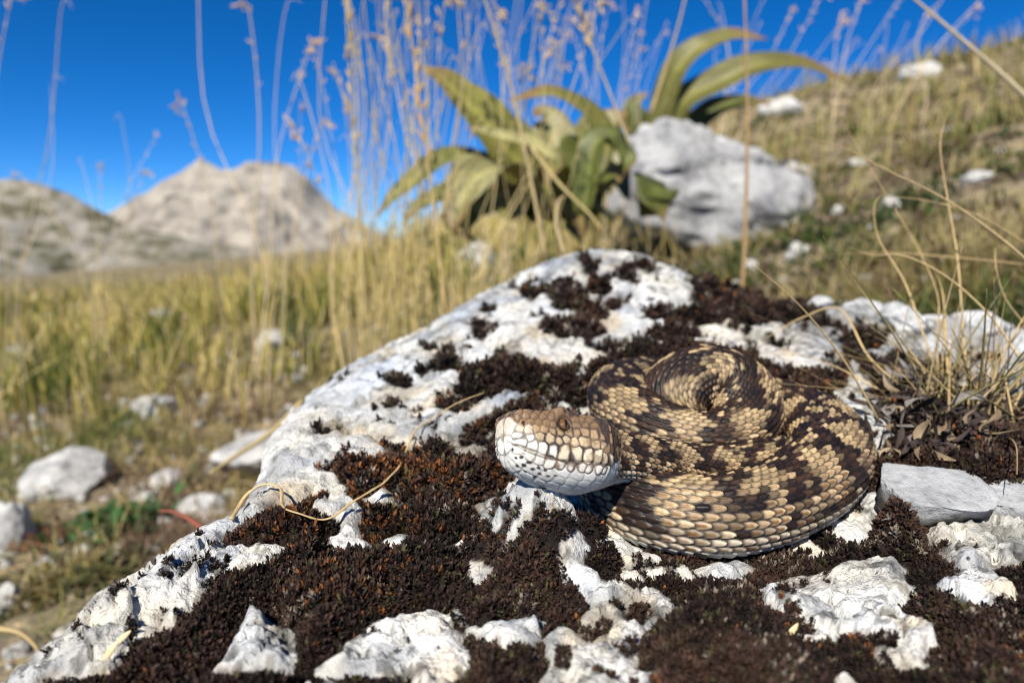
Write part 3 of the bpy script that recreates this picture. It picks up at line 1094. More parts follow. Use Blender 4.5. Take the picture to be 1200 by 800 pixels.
kind_h = sk[I1]
groove = sstep(0.0, 0.055, gap)
amp_h = np.where(kind_h == 5, 0.010, np.where(kind_h == 4, 0.016, np.where(kind_h == 3, 0.026, 0.028)))
hdisp = amp_h * groove * (1.0 - 0.35 * np.clip(F1 / 0.25, 0, 1) ** 2)
hcol = sc_[I1] * (0.88 + 0.24 * _hash(I1, I1 * 3, I1 * 0, 9))[:, None]
line_c = np.where((kind_h >= 4)[:, None], np.array([0.40, 0.39, 0.37]), np.where((kind_h == 2)[:, None], np.array([0.16, 0.11, 0.07]), np.array([0.028, 0.016, 0.010])))
lwid = (0.045 + 0.055 * sstep(0.5, 0.95, hv[:, 0]) * (kind_h < 3)) * (0.55 + 1.1 * np.clip(0.5 + vnoise(hv * 5.5 + 7, 35), 0, 1.2))
lf = (1 - sstep(0.25, 1.0, gap / lwid)) * np.where(kind_h >= 4, 0.5, np.where(hv[:, 0] < 0.55, 0.75, 1.0))
hcol = hcol * (1 - lf[:, None]) + line_c * lf[:, None]
# snout lip shields are bordered thinly; their upper part is browner
had = np.degrees(np.abs(np.repeat(a[None], nh, 0).ravel()))
tb = sstep(86, 60, had) if False else 1 - sstep(60, 88, had)
hcol = np.where((kind_h == 1)[:, None], hcol * (1 - 0.35 * tb[:, None]) + np.array([.30, .17, .07]) * 0.35 * tb[:, None], hcol)
wash = sstep(0.05, 0.5, fbm(hv * np.array([4.5, 4.5, 6]) + 3, 3, 37)) * (kind_h < 3) * sstep(0.35, 0.8, hv[:, 0]) * (1 - sstep(112, 122, had))
hcol = hcol * (1 - 0.6 * wash[:, None]) + np.array([0.15, 0.08, 0.033]) * 0.6 * wash[:, None]
# mouth line
mline = 114 + 2.0 * hv[:, 0] + 3.0 * np.sin(hv[:, 0] * 3.0)
mo_ = np.exp(-((had - mline) / 1.6) ** 2) * (1 - sstep(1.95, 2.1, hv[:, 0]))
hdisp = hdisp - 0.03 * mo_
hcol = hcol * (1 - 0.75 * mo_[:, None]) + np.array([0.04, 0.025, 0.02]) * 0.75 * mo_[:, None]
# black flecks along the front of the chin
flk = np.zeros(len(hv))
for fx, fa, fl in ((.06, 132, .05), (.13, 146, .05), (.20, 134, .06), (.30, 148, .06), (.36, 136, .05), (.46, 147, .055), (.56, 140, .05), (.66, 150, .05), (.72, 139, .045),
                   (.84, 149, .04), (.40, 162, .05), (.62, 164, .05), (.22, 162, .05), (.95, 143, .03)):
    fr_ = math.radians(fa)
    fw, fh = np.interp(fx, hx, hw), np.interp(fx, hx, hd_)
    for sgn in (1, -1):
        fp = np.array([fx, sgn * fw * math.sin(fr_) ** .84, fh * -abs(math.cos(fr_)) ** .84])
        flk = np.maximum(flk, 1 - sstep(fl * .6, fl * 1.05, np.linalg.norm((hv - fp) * np.array([.7, 1.3, 1.3]) + wob * 1.5, axis=1)))
hcol = hcol * (1 - flk[:, None]) + np.array([0.02, 0.016, 0.015]) * flk[:, None]
# brow above the eye, socket
EX, EA = 1.04, 73.0
ei = math.radians(EA)
EE = float(hex_(np.array(math.cos(ei))))
ew, eh = np.interp(EX, hx, hw), np.interp(EX, hx, hu_)
for sgn in (1, -1):
    ep = np.array([EX, sgn * ew * math.sin(ei) ** EE, eh * math.cos(ei) ** EE])
    bp_ = np.array([EX - .02, sgn * ew * .86, eh * .93])
    r2 = ((hv - bp_) * np.array([.5, 1, 1.3]))
    hdisp = hdisp + 0.13 * np.exp(-(r2 ** 2).sum(1) / 0.015)
    # ridge from the snout tip back to the brow
    cr_ = np.stack([hv[:, 1] - sgn * np.interp(hv[:, 0], hx, hw) * .90, hv[:, 2] - np.interp(hv[:, 0], hx, hu_) * .90], 1)
    hdisp = hdisp + 0.045 * np.exp(-(cr_ ** 2).sum(1) / 0.010) * (1 - sstep(1.0, 1.3, hv[:, 0])) * sstep(0.03, 0.12, hv[:, 0])
    re = np.linalg.norm(hv - ep, axis=1)
    hdisp = hdisp - 0.05 * (1 - sstep(0.10, 0.17, re))
    npit = np.array([.20, sgn * np.interp(.20, hx, hw) * .93, np.interp(.20, hx, hu_) * .45])
    rn = np.linalg.norm(hv - npit, axis=1)
    hdisp = hdisp - 0.05 * (1 - sstep(0.02, 0.06, rn))
    hcol = hcol * sstep(0.025, 0.06, rn)[:, None] + 0.01
    ring = np.exp(-((re - 0.16) / 0.035) ** 2)
    hcol = hcol * (1 - 0.7 * ring[:, None]) + np.array([0.03, 0.018, 0.01]) * 0.7 * ring[:, None]
blend = 1 - sstep(2.25, 2.75, hv[:, 0])
# lip and throat stay head-like a little further back
nhv = nh * nA
disp[:nhv] = disp[:nhv] * (1 - blend) + hdisp * blend
col[:nhv] = col[:nhv] * (1 - blend[:, None]) + hcol * blend[:, None]
bv = base_v + nx * disp.reshape(nR, nA)[..., None]
bv[0] = C[0]
col = np.clip(col, 0.004, 0.85)

m_snake, nt, b = material('viper_scales')
at = nt.nodes.new('ShaderNodeAttribute')
at.attribute_name = 'tint'
n1 = noise_node(nt, 2600, 3)
rr_ = ramp(nt, [(0.3, (0.82, 0.82, 0.82)), (0.7, (1.15, 1.15, 1.15))])
nt.links.new(n1.outputs['Fac'], rr_.inputs['Fac'])
nt.links.new(mixc(nt, at.outputs['Color'], rr_.outputs['Color'], 1.0, 'MULTIPLY'), b.inputs['Base Color'])
b.inputs['Roughness'].default_value = 0.5
b.inputs['Specular IOR Level'].default_value = 0.35
bump(nt, b, n1.outputs['Fac'], 0.25, 0.0001)
vbase = P(850, 600, 17)
viper = empty('viper', vbase, 'brown patterned viper coiled on the boulder with its pale head raised on the left', 'snake')
build('body', bv.reshape(-1, 3), grid_faces(nR, nA, True)[:, ::-1], m_snake, vbase, viper, col)


def sphere(n=24, m=36):
    t = np.linspace(0, math.pi, n)[:, None]
    p = np.linspace(0, 2 * math.pi, m, endpoint=False)[None]
    v = np.stack([np.sin(t) * np.cos(p), np.sin(t) * np.sin(p), np.cos(t) + 0 * p], -1).reshape(-1, 3)
    return v, grid_faces(n, m, True)


m_eye, nt, b = material('amber_eye')
at = nt.nodes.new('ShaderNodeAttribute')
at.attribute_name = 'tint'
nt.links.new(at.outputs['Color'], b.inputs['Base Color'])
b.inputs['Roughness'].default_value = 0.08
b.inputs['Coat Weight'].default_value = 0.6
hb0 = snout
for sgn in (1, -1):
    sv, sf = sphere()
    # eye axis points sideways; the slit pupil stands upright
    outv = nrm(SIDE[60] * sgn * math.sin(ei) * 1.4 + UP[60] * 0.25 + fwd * 0.25)
    upv = nrm(UP[60] - (UP[60] @ outv) * outv)
    sdv = np.cross(outv, upv)
    loc = snout - fwd * EX + SIDE[60] * sgn * (ew * math.sin(ei) ** EE - .035) + UP[60] * (eh * math.cos(ei) ** EE - .01)
    vv = loc + 0.14 * (sv[:, 0:1] * sdv + sv[:, 1:2] * upv + sv[:, 2:3] * outv)
    rad2 = np.hypot(sv[:, 0], sv[:, 1])
    iris = np.array([0.13, 0.058, 0.016])
    ec = np.where((sv[:, 2] > 0)[:, None] & (rad2 < 0.86)[:, None], iris * (0.75 + 0.6 * _hash((np.degrees(np.arctan2(sv[:, 1], sv[:, 0])) // 9).astype(int), sf[:1, 0].astype(int) * 0, sf[:1, 0].astype(int) * 0, 2))[:, None], np.array([0.02, 0.012, 0.008]))
    pup = (np.abs(sv[:, 0]) < 0.24 * (1 - (sv[:, 1] / 0.8) ** 2)) & (sv[:, 2] > 0)
    ec = np.where(pup[:, None], np.array([0.006, 0.005, 0.005]), ec)
    build('eye', vv, sf, m_eye, vbase, viper, ec)

# ------------------------------------------------------------------ stones
import bmesh as _bm
_b = _bm.new()
_bm.ops.create_icosphere(_b, subdivisions=5, radius=1)
_b.verts.ensure_lookup_table()
ICO_V = np.array([v.co[:] for v in _b.verts])
ICO_F = np.array([[v.index for v in f.verts] for f in _b.faces])
_b.free()
m_stone = limestone('pale_stone', (0.52, 0.51, 0.48), (0.27, 0.27, 0.27), 18, False, 2)
m_stone_near = limestone('grey_slab_stone', (0.50, 0.505, 0.50), (0.30, 0.31, 0.32), 70, False, 0.4)


def stone_shape(seed, cuts=7, rough=0.10):
    r = np.random.default_rng(seed)
    v = ICO_V.copy()
    for k in range(cuts):
        d = nrm(r.normal(0, 1, 3))
        t = r.uniform(0.55, 0.85)
        over = np.maximum(v @ d - t, 0)
        v = v - over[:, None] * d * 0.92
    v = v * (1 + rough * fbm(v * 2.2 + seed * 3.1, 5, seed, 0.55))[:, None]
    return v


def stone(name, centre, size_, rotz, label, seed, mat, cat='stone', cuts=7, group=None, rough=0.16):
    v = stone_shape(seed, cuts, rough) * np.asarray(size_)
    c, s = math.cos(rotz), math.sin(rotz)
    v = np.stack([v[:, 0] * c - v[:, 1] * s, v[:, 0] * s + v[:, 1] * c, v[:, 2]], 1) + centre
    base = np.array([centre[0], centre[1], v[:, 2].min()])
    o = build(name, v, ICO_F, mat, base)
    return tag(o, label, cat, group)


def ground_stone(px, py, rx, ry, label, seed, name='stone', sink=0.62, cat='stone'):
    """a stone on the slope whose middle shows at px,py with half sizes rx,ry in picture pixels"""
    p, d = ground_hit(px, py + ry * 0.75)
    sx_ = rx / FPX * d
    sz_ = ry / FPX * d * 1.05
    c = np.array([p[0], p[1] + sx_ * 0.4, gz(p[0], p[1]) + sz_ * (1 - sink) * 0.8])
    return stone(name, c, (sx_, sx_ * 0.8, sz_), seed * 0.7, label, seed, m_stone, cat)


ground_stone(75, 552, 62, 30, 'large grey white stone half sunk in the grass at the far left', 2)
ground_stone(8, 612, 30, 52, 'pale stone cut off by the left edge beside the reddish litter', 3)
ground_stone(194, 370, 32, 14, 'flat pale stone lying in the meadow grass below the peak', 4)
ground_stone(176, 478, 28, 20, 'bright white stone in the open grass left of the boulder', 5)
ground_stone(148, 474, 12, 11, 'small white stone touching the bright white one in the grass', 6)
ground_stone(190, 562, 26, 13, 'pale flat stone between the large grey one and the boulder', 7)
ground_stone(170, 588, 24, 11, 'cream stone just behind the green herb patch', 8)
ground_stone(232, 592, 28, 13, 'pale stone beside the reddish twig', 9)
ground_stone(305, 538, 66, 26, 'long white slab lying against the left edge of the boulder', 10, sink=0.3)
ground_stone(22, 412, 20, 17, 'pale rounded stone at the left edge of the meadow', 11)
ground_stone(312, 398, 26, 18, 'dull brownish stone in the shade of the tall grass', 12)
ground_stone(150, 540, 8, 7, 'little pale stone above the flat stone near the large grey one', 13)
ground_stone(14, 762, 16, 14, 'small white stone in the bottom left corner', 14)
ground_stone(6, 700, 14, 22, 'pale stone low on the left edge', 15)
ground_stone(1082, 80, 26, 15, 'pale stone high on the grassy slope under the skyline', 16)
ground_stone(925, 122, 34, 14, 'whitish stone on the slope right of the arching leaves', 17)
ground_stone(940, 288, 13, 9, 'small white stone on the slope below the grey rock', 18)
ground_stone(1046, 236, 16, 11, 'small pale stone halfway up the slope', 19)
ground_stone(1010, 190, 14, 8, 'small grey stone beside the bare strip on the slope', 21)
ground_stone(1150, 205, 18, 10, 'pale stone among the grass near the right edge of the slope', 22)
ground_stone(985, 245, 10, 7, 'tiny white stone right of the weathered rock', 23)
ground_stone(1120, 150, 14, 8, 'grey stone up the slope below the bare straw', 24)
ground_stone(880, 310, 12, 8, 'little pale stone just behind the moss strip', 25)
ground_stone(555, 300, 34, 28, 'pale stone in the shade under the broad leaved plant', 20)

# the big weathered rock behind, built of one craggy body
cr, dr = ground_hit(800, 275)
cr = P(798, 220, dr * 0.98)
vv = stone_shape(31, 16, 0.10)
q = vv.copy()
sz = np.array([128, 95, 77]) / FPX * dr
q = q * sz
q[:, 0] += 0.22 * np.maximum(-q[:, 2], 0)
q[:, 0] -= 0.30 * np.maximum(q[:, 2], 0) * 0.5
wv = q / sz.max()
q = q * (0.95 + 0.15 * (1 - 2 * np.abs(fbm(wv * 3.2 + 5, 5, 91, 0.55))) - 0.12 * sstep(.15, .35, fbm(wv * 3 + 1, 3, 95)))[:, None]
q[:, 1] -= 0.9 * np.maximum(0.5 * sz[2] - q[:, 2], 0)
crack = np.exp(-((q[:, 2] / sz[2] - 0.22 - 0.12 * np.sin(q[:, 0] / sz[0] * 4)) / 0.035) ** 2) * (q[:, 0] / sz[0] > -0.4) + 0.8 * np.exp(-((q[:, 0] / sz[0] - 0.25 + 0.35 * q[:, 2] / sz[2]) / 0.03) ** 2)
q = q * (1 - 0.2 * crack)[:, None]
o = build('weathered_rock', q + cr, ICO_F, limestone('grey_weathered_rock', (0.42, 0.42, 0.415), (0.20, 0.20, 0.21), 14, False, 4), (cr[0], cr[1], cr[2] - sz[2]))
tag(o, 'big grey weathered limestone rock on the slope below the arching leaves', 'rock')
ground_stone(925, 200, 42, 22, 'light grey stone leaning on the right side of the weathered rock', 33)


m_slab = limestone('slab_limestone', (0.44, 0.445, 0.445), (0.26, 0.27, 0.28), 70, True, 0.6)


def broken_slab(label, centre, size_, rotz, tilt, seed, grime):
    v = stone_shape(seed, 14, 0.07)
    # a fresh flat break on top
    over = np.maximum(v[:, 2] - 0.34, 0)
    v[:, 2] -= over * 0.93
    v = v + nrm(v) * (0.045 * fbm(v * 7 + seed, 4, seed + 3, 0.6))[:, None]
    dirt = grime * sstep(0.0, 0.3, 0.30 - v[:, 2] + 0.35 * fbm(v * 2.5, 4, seed + 7, .6))
    cs = np.ones((len(v), 3)) * (1 - dirt)[:, None] + np.array([.055, .04, .032]) * dirt[:, None]
    v = v * np.asarray(size_)
    v = np.stack([v[:, 0], v[:, 1] * math.cos(tilt) - v[:, 2] * math.sin(tilt), v[:, 1] * math.sin(tilt) + v[:, 2] * math.cos(tilt)], 1)
    c, s_ = math.cos(rotz), math.sin(rotz)
    v = np.stack([v[:, 0] * c - v[:, 1] * s_, v[:, 0] * s_ + v[:, 1] * c, v[:, 2]], 1) + centre
    o = build('limestone_slab', v, ICO_F, m_slab, (centre[0], centre[1], v[:, 2].min()), None, cs)
    return tag(o, label, 'stone')


broken_slab('angular grey slab with dirty front edge, touching the right of the snake', P(1082, 583, 16.2), (1.75, 1.35, 1.15), 0.25, 0.20, 5, .9)
broken_slab('pale broken slab beside the angular grey one at the right edge', P(1192, 590, 16.3), (1.55, 1.2, 1.1), -0.3, 0.16, 12, .35)

# ------------------------------------------------------------------ dry stems and husks on the boulder
m_straw = tint_material('dry_straw', 0.55, 900, 0.22, 0.0, 0.4)
STRAW = np.array([0.52, 0.37, 0.17])


def stem_on_rock(name, pxs, r0, label, cat, colour, taper=0.6, lift=0.12):
    pts = []
    for (x, y, l) in pxs:
        pts.append(surf(x, y, l))
    path = catmull(pts, 120)
    path = path + 0.02 * np.stack([vnoise(path * 2, 1), vnoise(path * 2, 2), vnoise(path * 2, 3)], 1)
    t = np.linspace(0, 1, 120)
    rad = r0 * (1 - taper * t) * (1 + 0.35 * (np.abs(((t * 7) % 1) - .5) > .46))
    v, f = tube(path, rad, 8, 0.55)
    k = fbm(v * 2.0, 3, 4)
    c = np.clip(np.asarray(colour)[None] * (1 + 0.35 * k)[:, None], 0, 1)
    o = build(name, v, f, m_straw, pts[0], None, c)
    return tag(o, label, cat)


stem_on_rock('curled_straw', [(272, 622, .12), (280, 606, .2), (292, 595, .3), (310, 593, .3), (330, 602, .40), (333, 624, .25), (352, 634, .25), (385, 634, .3), (420, 618, .35), (450, 598, .35), (468, 578, .3),
                                (476, 552, .25), (488, 528, .25), (508, 512, .3), (535, 498, .45), (568, 490, .55)], 0.048, 'pale curling dry grass stem lying across the moss left of the snake', 'dry stem', STRAW)


def husk(px, py, ln, rot, label):
    c = surf(px, py, 0.14)
    sv, sf = sphere(14, 16)
    v = sv * np.array([0.30, 0.17, 1.0]) * ln
    v = v * (1 - 0.35 * sv[:, 2:3] ** 2 * np.array([1, 1, 0]))
    v[:, 1] += 0.18 * ln * sv[:, 2] ** 2
    # long axis lies on the moss
    w = np.stack([v[:, 2] * math.cos(rot) - v[:, 0] * math.sin(rot), v[:, 1] * 0.7 - (v[:, 2] * math.sin(rot) + v[:, 0] * math.cos(rot)) * -0.35, v[:, 2] * math.sin(rot) + v[:, 0] * math.cos(rot)], 1)
    o = build('seed_husk', w + c, sf, m_straw, c, None, np.array([0.62, 0.50, 0.28])[None] * (1 + 0.25 * fbm(sv * 3, 3, 2))[:, None])
    return tag(o, label, 'husk')


husk(927, 755, 0.17, 0.75, 'cream seed husk lying on the moss below the white rock patch')
husk(146, 772, 0.16, 0.7, 'pale seed husk caught on the lower left edge of the boulder')
husk(131, 791, 0.19, 0.9, 'longer pale husk in the moss at the bottom left edge')

# ------------------------------------------------------------------ wiry grass tuft at the right
def strip(path, width, up=(0, 0, 1), fold=0.25):
    """narrow folded grass blade, three verts across"""
    path = np.asarray(path, float)
    n = len(path)
    width = np.broadcast_to(np.asarray(width, float), (n,))[:, None]
    T_ = nrm(np.gradient(path, axis=0))
    S_ = nrm(np.cross(T_, np.asarray(up, float)))
    U_ = np.cross(S_, T_)
    v = np.stack([path - S_ * width + U_ * width * fold, path, path + S_ * width + U_ * width * fold], 1).reshape(-1, 3)
    return v, grid_faces(n, 3)


def blade(name, pts, r, mat, base, parent, colour, n=40, sides=6, flat=0.5):
    path = catmull(pts, n)
    t = np.linspace(0, 1, n)
    v, f = tube(path, r * (1 - 0.8 * t ** 1.5), sides, flat)
    c = np.asarray(colour)[None] * (1 + 0.3 * fbm(v * 0.7, 3, 6))[:, None]
    return build(name, v, f, mat, base, parent, np.clip(c, 0, 1))


tb_ = P(1130, 505, 21.0)
tb_[2] = min(tb_[2], -5.3)
tuft = empty('dry_grass_tuft', tb_, 'wiry dry grass tuft arching over the rubble at the right of the snake', 'grass tuft')
named = [  # (points px,py,d), radius
    ([(1195, 420, 22), (1160, 370, 22.5), (1110, 325, 23), (1060, 300, 23.5), (1022, 299, 24), (996, 290, 24)], .055),
    ([(1230, 330, 22), (1180, 285, 23), (1110, 235, 24), (1040, 200, 25), (985, 172, 25.5), (938, 160, 26)], .062),
    ([(1225, 300, 27), (1150, 255, 27), (1090, 236, 27), (1038, 230, 27)], .05),
    ([(1110, 500, 21), (1080, 430, 22), (1040, 380, 23), (1010, 340, 24), (985, 305, 24)], .045),
    ([(1120, 500, 21), (1085, 400, 24), (1060, 330, 25), (1030, 280, 26), (1025, 240, 26), (1040, 225, 26)], .045),
    ([(1140, 500, 22), (1130, 400, 24), (1122, 300, 25), (1110, 230, 26), (1102, 170, 26), (1110, 130, 27)], .05),
    ([(1160, 500, 22), (1100, 470, 22), (1040, 460, 22), (980, 430, 23), (930, 415, 24), (880, 420, 24.5)], .05),
    ([(1080, 470, 22), (1020, 420, 23), (985, 362, 25), (940, 372, 25), (905, 392, 25), (890, 398, 25)], .05),
    ([(1150, 505, 22), (1170, 430, 22), (1195, 380, 22), (1225, 340, 23)], .05),
    ([(1200, 380, 23), (1178, 350, 23), (1168, 318, 23), (1166, 290, 23.5)], .05),
    ([(1125, 505, 21), (1150, 470, 20.5), (1180, 440, 20), (1225, 405, 20)], .06),
    ([(1060, 500, 20.5), (1100, 495, 20), (1140, 510, 19.5)], .06),
    ([(1200, 310, 30), (1120, 302, 30), (1040, 296, 31), (985, 298, 31)], .07),
    ([(1100, 500, 22), (1098, 400, 24), (1090, 320, 25), (995, 155, 27)], .035),
    ([(1115, 500, 21.5), (1110, 420, 23), (1104, 340, 25), (1085, 300, 25)], .05),
]
GREEN_STRAW = np.array([0.20, 0.17, 0.065])
for k, (pp, r) in enumerate(named):
    c = STRAW * (0.95 if k in (0, 2, 6, 7, 11) else 0.72)
    blade('blade', [P(*q_) for q_ in pp], r * 1.25, m_straw, tb_, tuft, c * 1.15)
tr = np.random.default_rng(12)
for k in range(160):
    bx0 = tr.normal(1130, 42)
    d0 = tr.uniform(19.5, 24)
    b0 = P(bx0, tr.uniform(490, 540), d0)
    lean = tr.normal(0, 0.8)
    ln = tr.uniform(2.0, 7.2)
    dirv = nrm(np.array([lean, tr.normal(0.1, 0.4), tr.uniform(0.5, 1.1)]))
    sag = tr.uniform(0.0, 0.8) * ln * 0.35
    pts = [b0 + dirv * ln * t + np.array([lean * 0.6 * t * t * ln * .4, 0, -sag * t * t]) for t in (0, .33, .66, 1)]
    u = tr.random()
    c = STRAW * tr.uniform(.45, .95) if u < .6 else (GREEN_STRAW * tr.uniform(.5, 1.1) if u < .9 else np.array([.06, .04, .03]))
    blade('blade', pts, tr.uniform(.03, .06), m_straw, tb_, tuft, c, 14, 5)

# dark crumpled leaves and litter at the foot of the tuft
m_litter = tint_material('dead_leaf_litter', 0.8, 300, 0.4, 0.1)
parts = []
for k in range(420):
    px_, py_ = tr.normal(1110, 62), tr.uniform(455, 550)
    if px_ < 1022:
        continue
    p0 = surf(px_, py_, tr.uniform(0, .45))
    dv = nrm(tr.normal(0, 1, 3) + np.array([0, 0, .3]))
    ln = tr.uniform(.3, 1.1)
    crv = nrm(tr.normal(0, 1, 3)) * ln * .3
    path = np.array([p0 + dv * ln * t + crv * math.sin(t * 3) for t in np.linspace(0, 1, 6)])
    v, f = strip(path, tr.uniform(.03, .14) * np.sin(np.linspace(.35, 3.0, 6)), tr.normal(0, 1, 3), .5)
    u = tr.random()
    c = np.array([.035, .024, .02]) * tr.uniform(.6, 1.8) if u < .62 else (np.array([.30, .22, .13]) * tr.uniform(.5, 1.3) if u < .9 else np.array([.2, .18, .16]))
    parts.append((v, f, c))
v, f, c = merge(parts)
tag(build('leaf_litter', v, f, m_litter, (0, 0, 0), None, c), 'dark crumpled leaves and straw around the foot of the wiry grass', None, None, 'stuff')

# rubble between the boulder's right end and the slope
rb = np.random.default_rng(44)
for k, (px_, py_, s_) in enumerate(((1010, 372, 1.0), (1060, 388, 1.3), (1098, 372, .9), (1140, 398, 1.4), (1185, 420, 1.3), (1100, 415, 1.0), (1160, 452, 1.1), (960, 366, .8), (1050, 352, .9), (1180, 372, 1.1))):
    p0 = surf(px_, py_, 0.15 * s_)
    where = ['beside the end of the moss strip', 'behind the curved blade', 'under the arching blades', 'at the back of the wiry tuft', 'at the right edge of the picture', 'in the middle of the rubble', 'low in the wiry grass at the right',
             'nearest the moss strip behind the snake', 'at the top of the rubble', 'high at the right edge'][k]
    stone('rubble_stone', p0, (s_, s_ * .8, s_ * .55), k * 1.3, 'chunk of grey limestone rubble ' + where, 60 + k, m_stone_near, 'stone', 8, 'limestone rubble at the right end of the boulder')

# ------------------------------------------------------------------ broad leaved plants
m_leaf = tint_material('leathery_leaf', 0.5, 120, 0.25, 0.28, 0.4)


def leaf(cl, width, colour, base, parent, roll_=0.0, face=0.25, fold=0.35, n=26, m=9):
    """leaf blade along centre line points (cm), width half width in cm; upper and lower skin"""
    path = catmull(cl, n)
    t = np.linspace(0, 1, n)
    w = width * np.sin(math.pi * np.clip(0.06 + 0.94 * t, 0, 1) ** 0.75) ** 0.8
    w = np.maximum(w, width * 0.05)
    T_ = nrm(np.gradient(path, axis=0))
    up = np.array([math.sin(roll_), -face, math.cos(roll_)])
    S_ = nrm(np.cross(T_, up))
    U_ = np.cross(S_, T_)
    q_ = np.linspace(-1, 1, m)
    wav = 0.10 * np.sin(t * 17)[:, None] * np.abs(q_)[None] ** 2
    v = path[:, None] + S_[:, None] * (q_[None] * w[:, None])[..., None] + U_[:, None] * ((fold * np.abs(q_)[None] + wav) * w[:, None])[..., None]
    v2 = v - U_[:, None] * (0.04 * width)
    vv_ = np.vstack([v.reshape(-1, 3), v2.reshape(-1, 3)])
    f = grid_faces(n, m)
    rimf = []
    N_ = n * m
    e = [i * m for i in range(n)] + [(n - 1) * m + j for j in range(1, m)] + [i * m + m - 1 for i in range(n - 2, -1, -1)] + [j for j in range(m - 2, 0, -1)]
    for i in range(len(e)):
        a_, b_ = e[i], e[(i + 1) % len(e)]
        rimf.append((a_, b_, b_ + N_, a_ + N_))
    vein = 0.85 + 0.5 * np.exp(-(q_ / 0.14) ** 2)[None] + 0.08 * np.sin(t[:, None] * 60 + np.abs(q_)[None] * 9)
    c = np.asarray(colour)[None, None] * vein[..., None]
    c = c * (1 + 0.35 * fbm(v.reshape(-1, 3) * 0.35, 3, 12).reshape(n, m))[..., None]
    tip = sstep(0.78, 0.97, t[:, None] + 0.10 * np.abs(q_)[None] + 0.12 * fbm(v.reshape(-1, 3) * 0.5, 2, 14).reshape(n, m))
    c = c * (1 - tip[..., None]) + np.array([0.26, 0.17, 0.07]) * tip[..., None]
    c = np.vstack([c.reshape(-1, 3), c.reshape(-1, 3) * 1.15])
    return build('leaf', vv_, np.vstack([f, f[:, ::-1] + N_, np.array(rimf)]), m_leaf, base, parent, np.clip(c, 0, 1))


D1 = 88.0
pb = P(650, 255, D1)
plant = empty('broad_leaved_plant', pb, 'olive broad leaved plant with curling leaves behind the boulder, left of the grey rock', 'plant')
OL = np.array([0.30, 0.28, 0.07])
OLG = np.array([0.18, 0.20, 0.045])
PALE = np.array([0.40, 0.37, 0.16])
pxc = D1 / FPX
leaf_list = [
    ([(640, 250, 92), (605, 190, 88), (560, 135, 85), (525, 100, 83), (494, 78, 82)], 20, OL * 1.1, -.5),
    ([(655, 250, 92), (690, 190, 88), (690, 140, 86), (650, 112, 84), (596, 118, 82)], 17, OL * .85, .2),
    ([(665, 250, 90), (660, 200, 84), (620, 170, 82), (570, 156, 80), (545, 150, 80)], 10, PALE * 1.25, .1),
    ([(640, 255, 88), (600, 205, 82), (565, 205, 78), (542, 235, 76), (530, 272, 75)], 24, PALE * .95, -.3),
    ([(630, 258, 90), (580, 200, 90), (520, 190, 88), (470, 225, 86), (440, 255, 86)], 15, OLG * 1.1, -.2),
    ([(660, 250, 94), (700, 190, 94), (715, 150, 93), (735, 132, 92)], 24, PALE * .8, .4),
    ([(650, 255, 92), (655, 190, 94), (640, 140, 95), (625, 135, 94)], 20, PALE * .8, -.2),
    ([(650, 255, 90), (700, 225, 86), (722, 215, 84), (736, 235, 82)], 13, OLG, .3),
    ([(645, 255, 90), (600, 240, 85), (560, 250, 82), (540, 280, 80)], 16, OLG * .8, -.3),
    ([(650, 255, 96), (610, 170, 98), (575, 150, 98), (550, 160, 98)], 18, OLG, 0),
    ([(650, 255, 96), (690, 160, 99), (715, 140, 99), (740, 160, 99)], 15, OL * .7, .2),
    ([(650, 258, 88), (660, 215, 83), (650, 195, 80), (640, 215, 77)], 14, OL * .8, 0),
    ([(640, 258, 88), (560, 225, 84), (505, 235, 82), (470, 262, 81)], 13, OLG * .9, -.2),
    ([(655, 255, 98), (705, 180, 100), (725, 190, 100), (735, 230, 99)], 13, OLG * .9, .3)]
for pts, w, c, ro in leaf_list:
    leaf([P(*q_) for q_ in pts], w * pxc * 1.45, c, pb, plant, ro, 0.7)

lr = np.random.default_rng(77)
for k in range(9):
    a0 = lr.uniform(0, 2 * math.pi)
    reach = lr.uniform(45, 140) / FPX * D1 * (0.55 if math.cos(a0) > 0 else 1)
    b0 = pb + np.array([lr.normal(0, 4), lr.normal(0, 4), 0])
    rise = lr.uniform(2, 7)
    end = b0 + np.array([math.cos(a0) * reach, math.sin(a0) * reach * .6, lr.uniform(-4, 5)])
    m1 = b0 + (end - b0) * .35 + np.array([0, 0, rise])
    m2 = b0 + (end - b0) * .75 + np.array([lr.normal(0, 1.5), 0, rise * lr.uniform(.5, 1.0)])
    c = [OLG * .8, OL * .8, OLG, PALE * np.array([.9, .75, .6]), OL][k % 5] * lr.uniform(.7, 1.1)
    leaf([b0, m1, m2, end], lr.uniform(15, 30) * pxc, c, pb, plant, lr.uniform(-.8, .8), lr.uniform(.2, 1.0), lr.uniform(.1, .6))

D2 = 175.0
pb2 = P(800, 200, D2)
plant2 = empty('broad_leaved_plant', pb2, 'plant with long olive leaves arching against the sky above the grey rock', 'plant')
for pts, w, c, ro in (
        ([(770, 190, 172), (776, 130, 168), (792, 85, 164), (820, 55, 162), (858, 42, 162), (900, 46, 162)], 19, OL * 1.05, -.7),
        ([(775, 190, 172), (795, 125, 166), (840, 98, 162), (890, 76, 160), (940, 76, 160), (998, 98, 160)], 21, OL * .95, .15),
        ([(770, 190, 174), (748, 150, 172), (742, 125, 172), (760, 108, 172)], 18, OLG, -.2),
        ([(780, 190, 174), (820, 140, 172), (862, 120, 172), (905, 122, 172)], 16, OLG * .9, .2)):
    leaf([P(*q_) for q_ in pts], w * D2 / FPX * 0.85, c * .68, pb2, plant2, ro, 1.3)

# ------------------------------------------------------------------ tall dry stalks with seed heads
m_stalk = tint_material('dry_stalk', 0.6, 60, 0.2, 0.15, 0.3)


